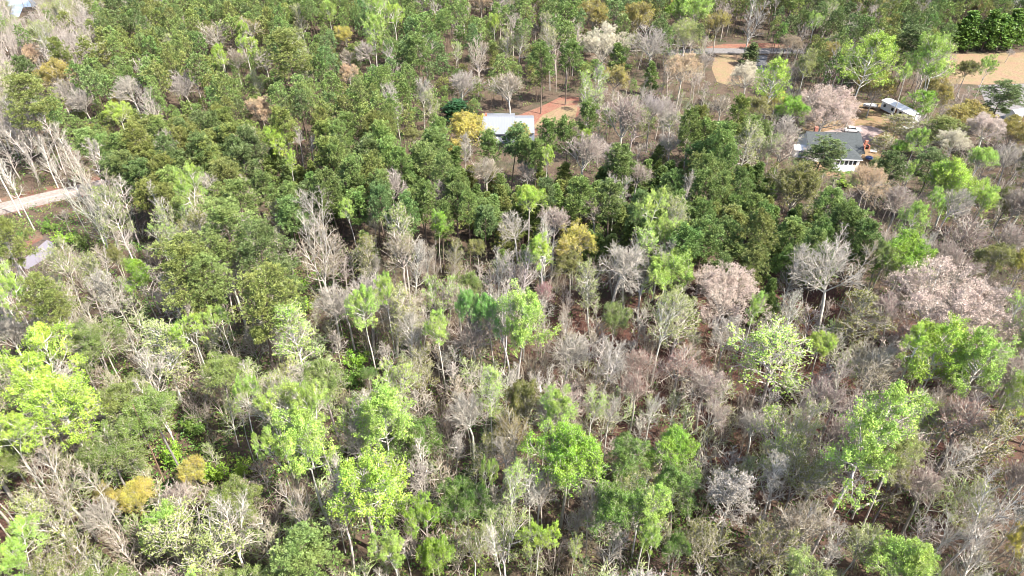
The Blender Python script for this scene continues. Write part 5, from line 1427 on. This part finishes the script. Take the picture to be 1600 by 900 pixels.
c = at(1358, 169, 0)
bo = thing('boat', (c[0], c[1], ground_z(c[0], c[1]) + 0.45), math.radians(168), 'white open boat parked under the gold-green tree', 'boat')
link('hull', hull_mesh(4.0, 1.0, 0.9), M_CARW, bo, False)
bm = bmesh.new(); box(bm, -0.9, -0.55, -0.68, 0.68, 0.62, 0.7); link('seat', bm, M_TRIM, bo)
bm = bmesh.new(); box(bm, 0.45, 0.8, -0.64, 0.64, 0.62, 0.7); link('seat', bm, M_TRIM, bo)
bm = bmesh.new(); box(bm, -2.25, -2.02, -0.16, 0.16, 0.35, 1.25); link('outboard_motor', bm, M_BLACK, bo)
bm = bmesh.new(); box(bm, -1.3, -1.1, -0.7, 0.7, -0.42, 0.13); box(bm, 0.8, 1.0, -0.5, 0.5, -0.42, 0.13); link('cradle', bm, M_BROWN, bo)


def car(loc, rot, label):
    e = thing('parked_car', loc, rot, label, 'car')
    prof = [(-2.2, .35), (2.15, .35), (2.22, .62), (2.1, .86), (1.1, .96), (-2.1, .98), (-2.25, .75)]
    bm = bmesh.new(); prism(bm, prof, -0.88, 0.88, 'y'); bmesh.ops.bevel(bm, geom=bm.edges[:], offset=0.05, segments=2, affect='EDGES'); link('body', bm, M_CARW, e)
    cp = [(-1.75, .985), (1.05, .965), (0.35, 1.42), (-1.2, 1.45)]
    bm = bmesh.new(); prism(bm, cp, -0.76, 0.76, 'y'); link('window', bm, M_GLASS, e)
    bm = bmesh.new(); prism(bm, [(-1.25, 1.44), (0.38, 1.415), (0.25, 1.49), (-1.1, 1.51)], -0.74, 0.74, 'y'); link('roof', bm, M_CARW, e)
    for x in (-1.35, 1.4):
        for y in (-0.82, 0.82):
            bm = bmesh.new(); bmesh.ops.create_cone(bm, cap_ends=True, segments=18, radius1=.33, radius2=.33, depth=.2)
            for v_ in bm.verts: v_.co = (v_.co.x + x, v_.co.z + y, v_.co.y + .33)
            w = link('wheel', bm, M_BLACK, e)
            bm = bmesh.new(); bmesh.ops.create_cone(bm, cap_ends=True, segments=14, radius1=.2, radius2=.2, depth=.03)
            for v_ in bm.verts: v_.co = (v_.co.x + x, v_.co.z + y + (0.117 if y > 0 else -0.117), v_.co.y + .33)
            link('rim', bm, M_METAL, w)
    for y in (-0.6, 0.6):
        bm = bmesh.new(); box(bm, 2.2, 2.24, y - .16, y + .16, .66, .78); link('headlight', bm, M_TRIM, e)


c = at(1331, 206, 0)
car((c[0], c[1], ground_z(c[0], c[1]) + 0.06), math.radians(-8), 'white car parked on the pinkish driveway behind the dark roof')
# brick fire pit, white bench, blue-covered grill, white tarp-covered trailer
c = at(1352, 232, 0)
e = thing('brick_barbecue', (c[0], c[1], ground_z(c[0], c[1]) + 0.03), 0.1, 'red brick barbecue at the corner of the dark-roofed house', 'barbecue')
bm = bmesh.new(); box(bm, -0.8, -0.5, -0.7, 0.7, 0, 1.1); box(bm, 0.5, 0.8, -0.7, 0.7, 0, 1.1); box(bm, -0.497, 0.497, 0.4, 0.7, 0, 1.1); link('hearth', bm, M_BRICK, e)
bm = bmesh.new(); box(bm, -0.35, 0.35, 0.1, 0.66, 1.103, 2.2); link('chimney', bm, M_BRICK, e)
bm = bmesh.new(); box(bm, -0.497, 0.497, -0.66, 0.397, 0.7, 0.74); link('grill', bm, M_BLACK, e)
c = at(1364, 239, 0)
e = thing('garden_bench', (c[0], c[1], ground_z(c[0], c[1]) + 0.03), -0.5, 'white garden bench on the bare yard beside the brick barbecue', 'bench')
bm = bmesh.new(); box(bm, -0.8, 0.8, -0.25, 0.25, 0.42, 0.47); link('seat', bm, M_TRIM, e)
bm = bmesh.new(); box(bm, -0.8, 0.8, 0.253, 0.31, 0.45, 0.95); link('backrest', bm, M_TRIM, e)
for x in (-0.7, 0.62):
    for y in (-0.22, 0.14):
        bm = bmesh.new(); box(bm, x, x + .08, y, y + .08, 0, .417); link('leg', bm, M_TRIM, e)
c = at(1357, 250, 0)
e = thing('patio_table', (c[0], c[1], ground_z(c[0], c[1]) + 0.03), 0.3, 'dark blue covered table on the reddish yard in front of the house', 'table')
bm = bmesh.new(); bmesh.ops.create_cone(bm, cap_ends=True, segments=16, radius1=1.0, radius2=0.85, depth=0.35)
for v_ in bm.verts: v_.co.z += 0.75
link('cover', bm, M_BLUE, e)
for i in range(4):
    bm = bmesh.new(); q = math.pi / 4 + i * math.pi / 2; box(bm, .6 * math.cos(q) - .04, .6 * math.cos(q) + .04, .6 * math.sin(q) - .04, .6 * math.sin(q) + .04, 0, .573); link('leg', bm, M_BROWN, e)
c = at(1417, 204, 0)
e = thing('utility_trailer', (c[0], c[1], ground_z(c[0], c[1])), 0.2, 'low pale covered trailer in front of the white mobile home', 'trailer')
bm = bmesh.new(); prism(bm, [(-0.8, .55), (.8, .55), (.85, .9), (.4, 1.25), (-.4, 1.25), (-.85, .9)], -1.5, 1.5, 'x'); link('cover', bm, M_TRIM, e)
for y in (-0.92, 0.92):
    bm = bmesh.new(); bmesh.ops.create_cone(bm, cap_ends=True, segments=16, radius1=.3, radius2=.3, depth=.16)
    for v_ in bm.verts: v_.co = (v_.co.x, v_.co.z + y, v_.co.y + .3)
    link('wheel', bm, M_BLACK, e)
bm = bmesh.new(); box(bm, 1.503, 2.6, -0.06, 0.06, .5, .6); link('drawbar', bm, M_BLACK, e)
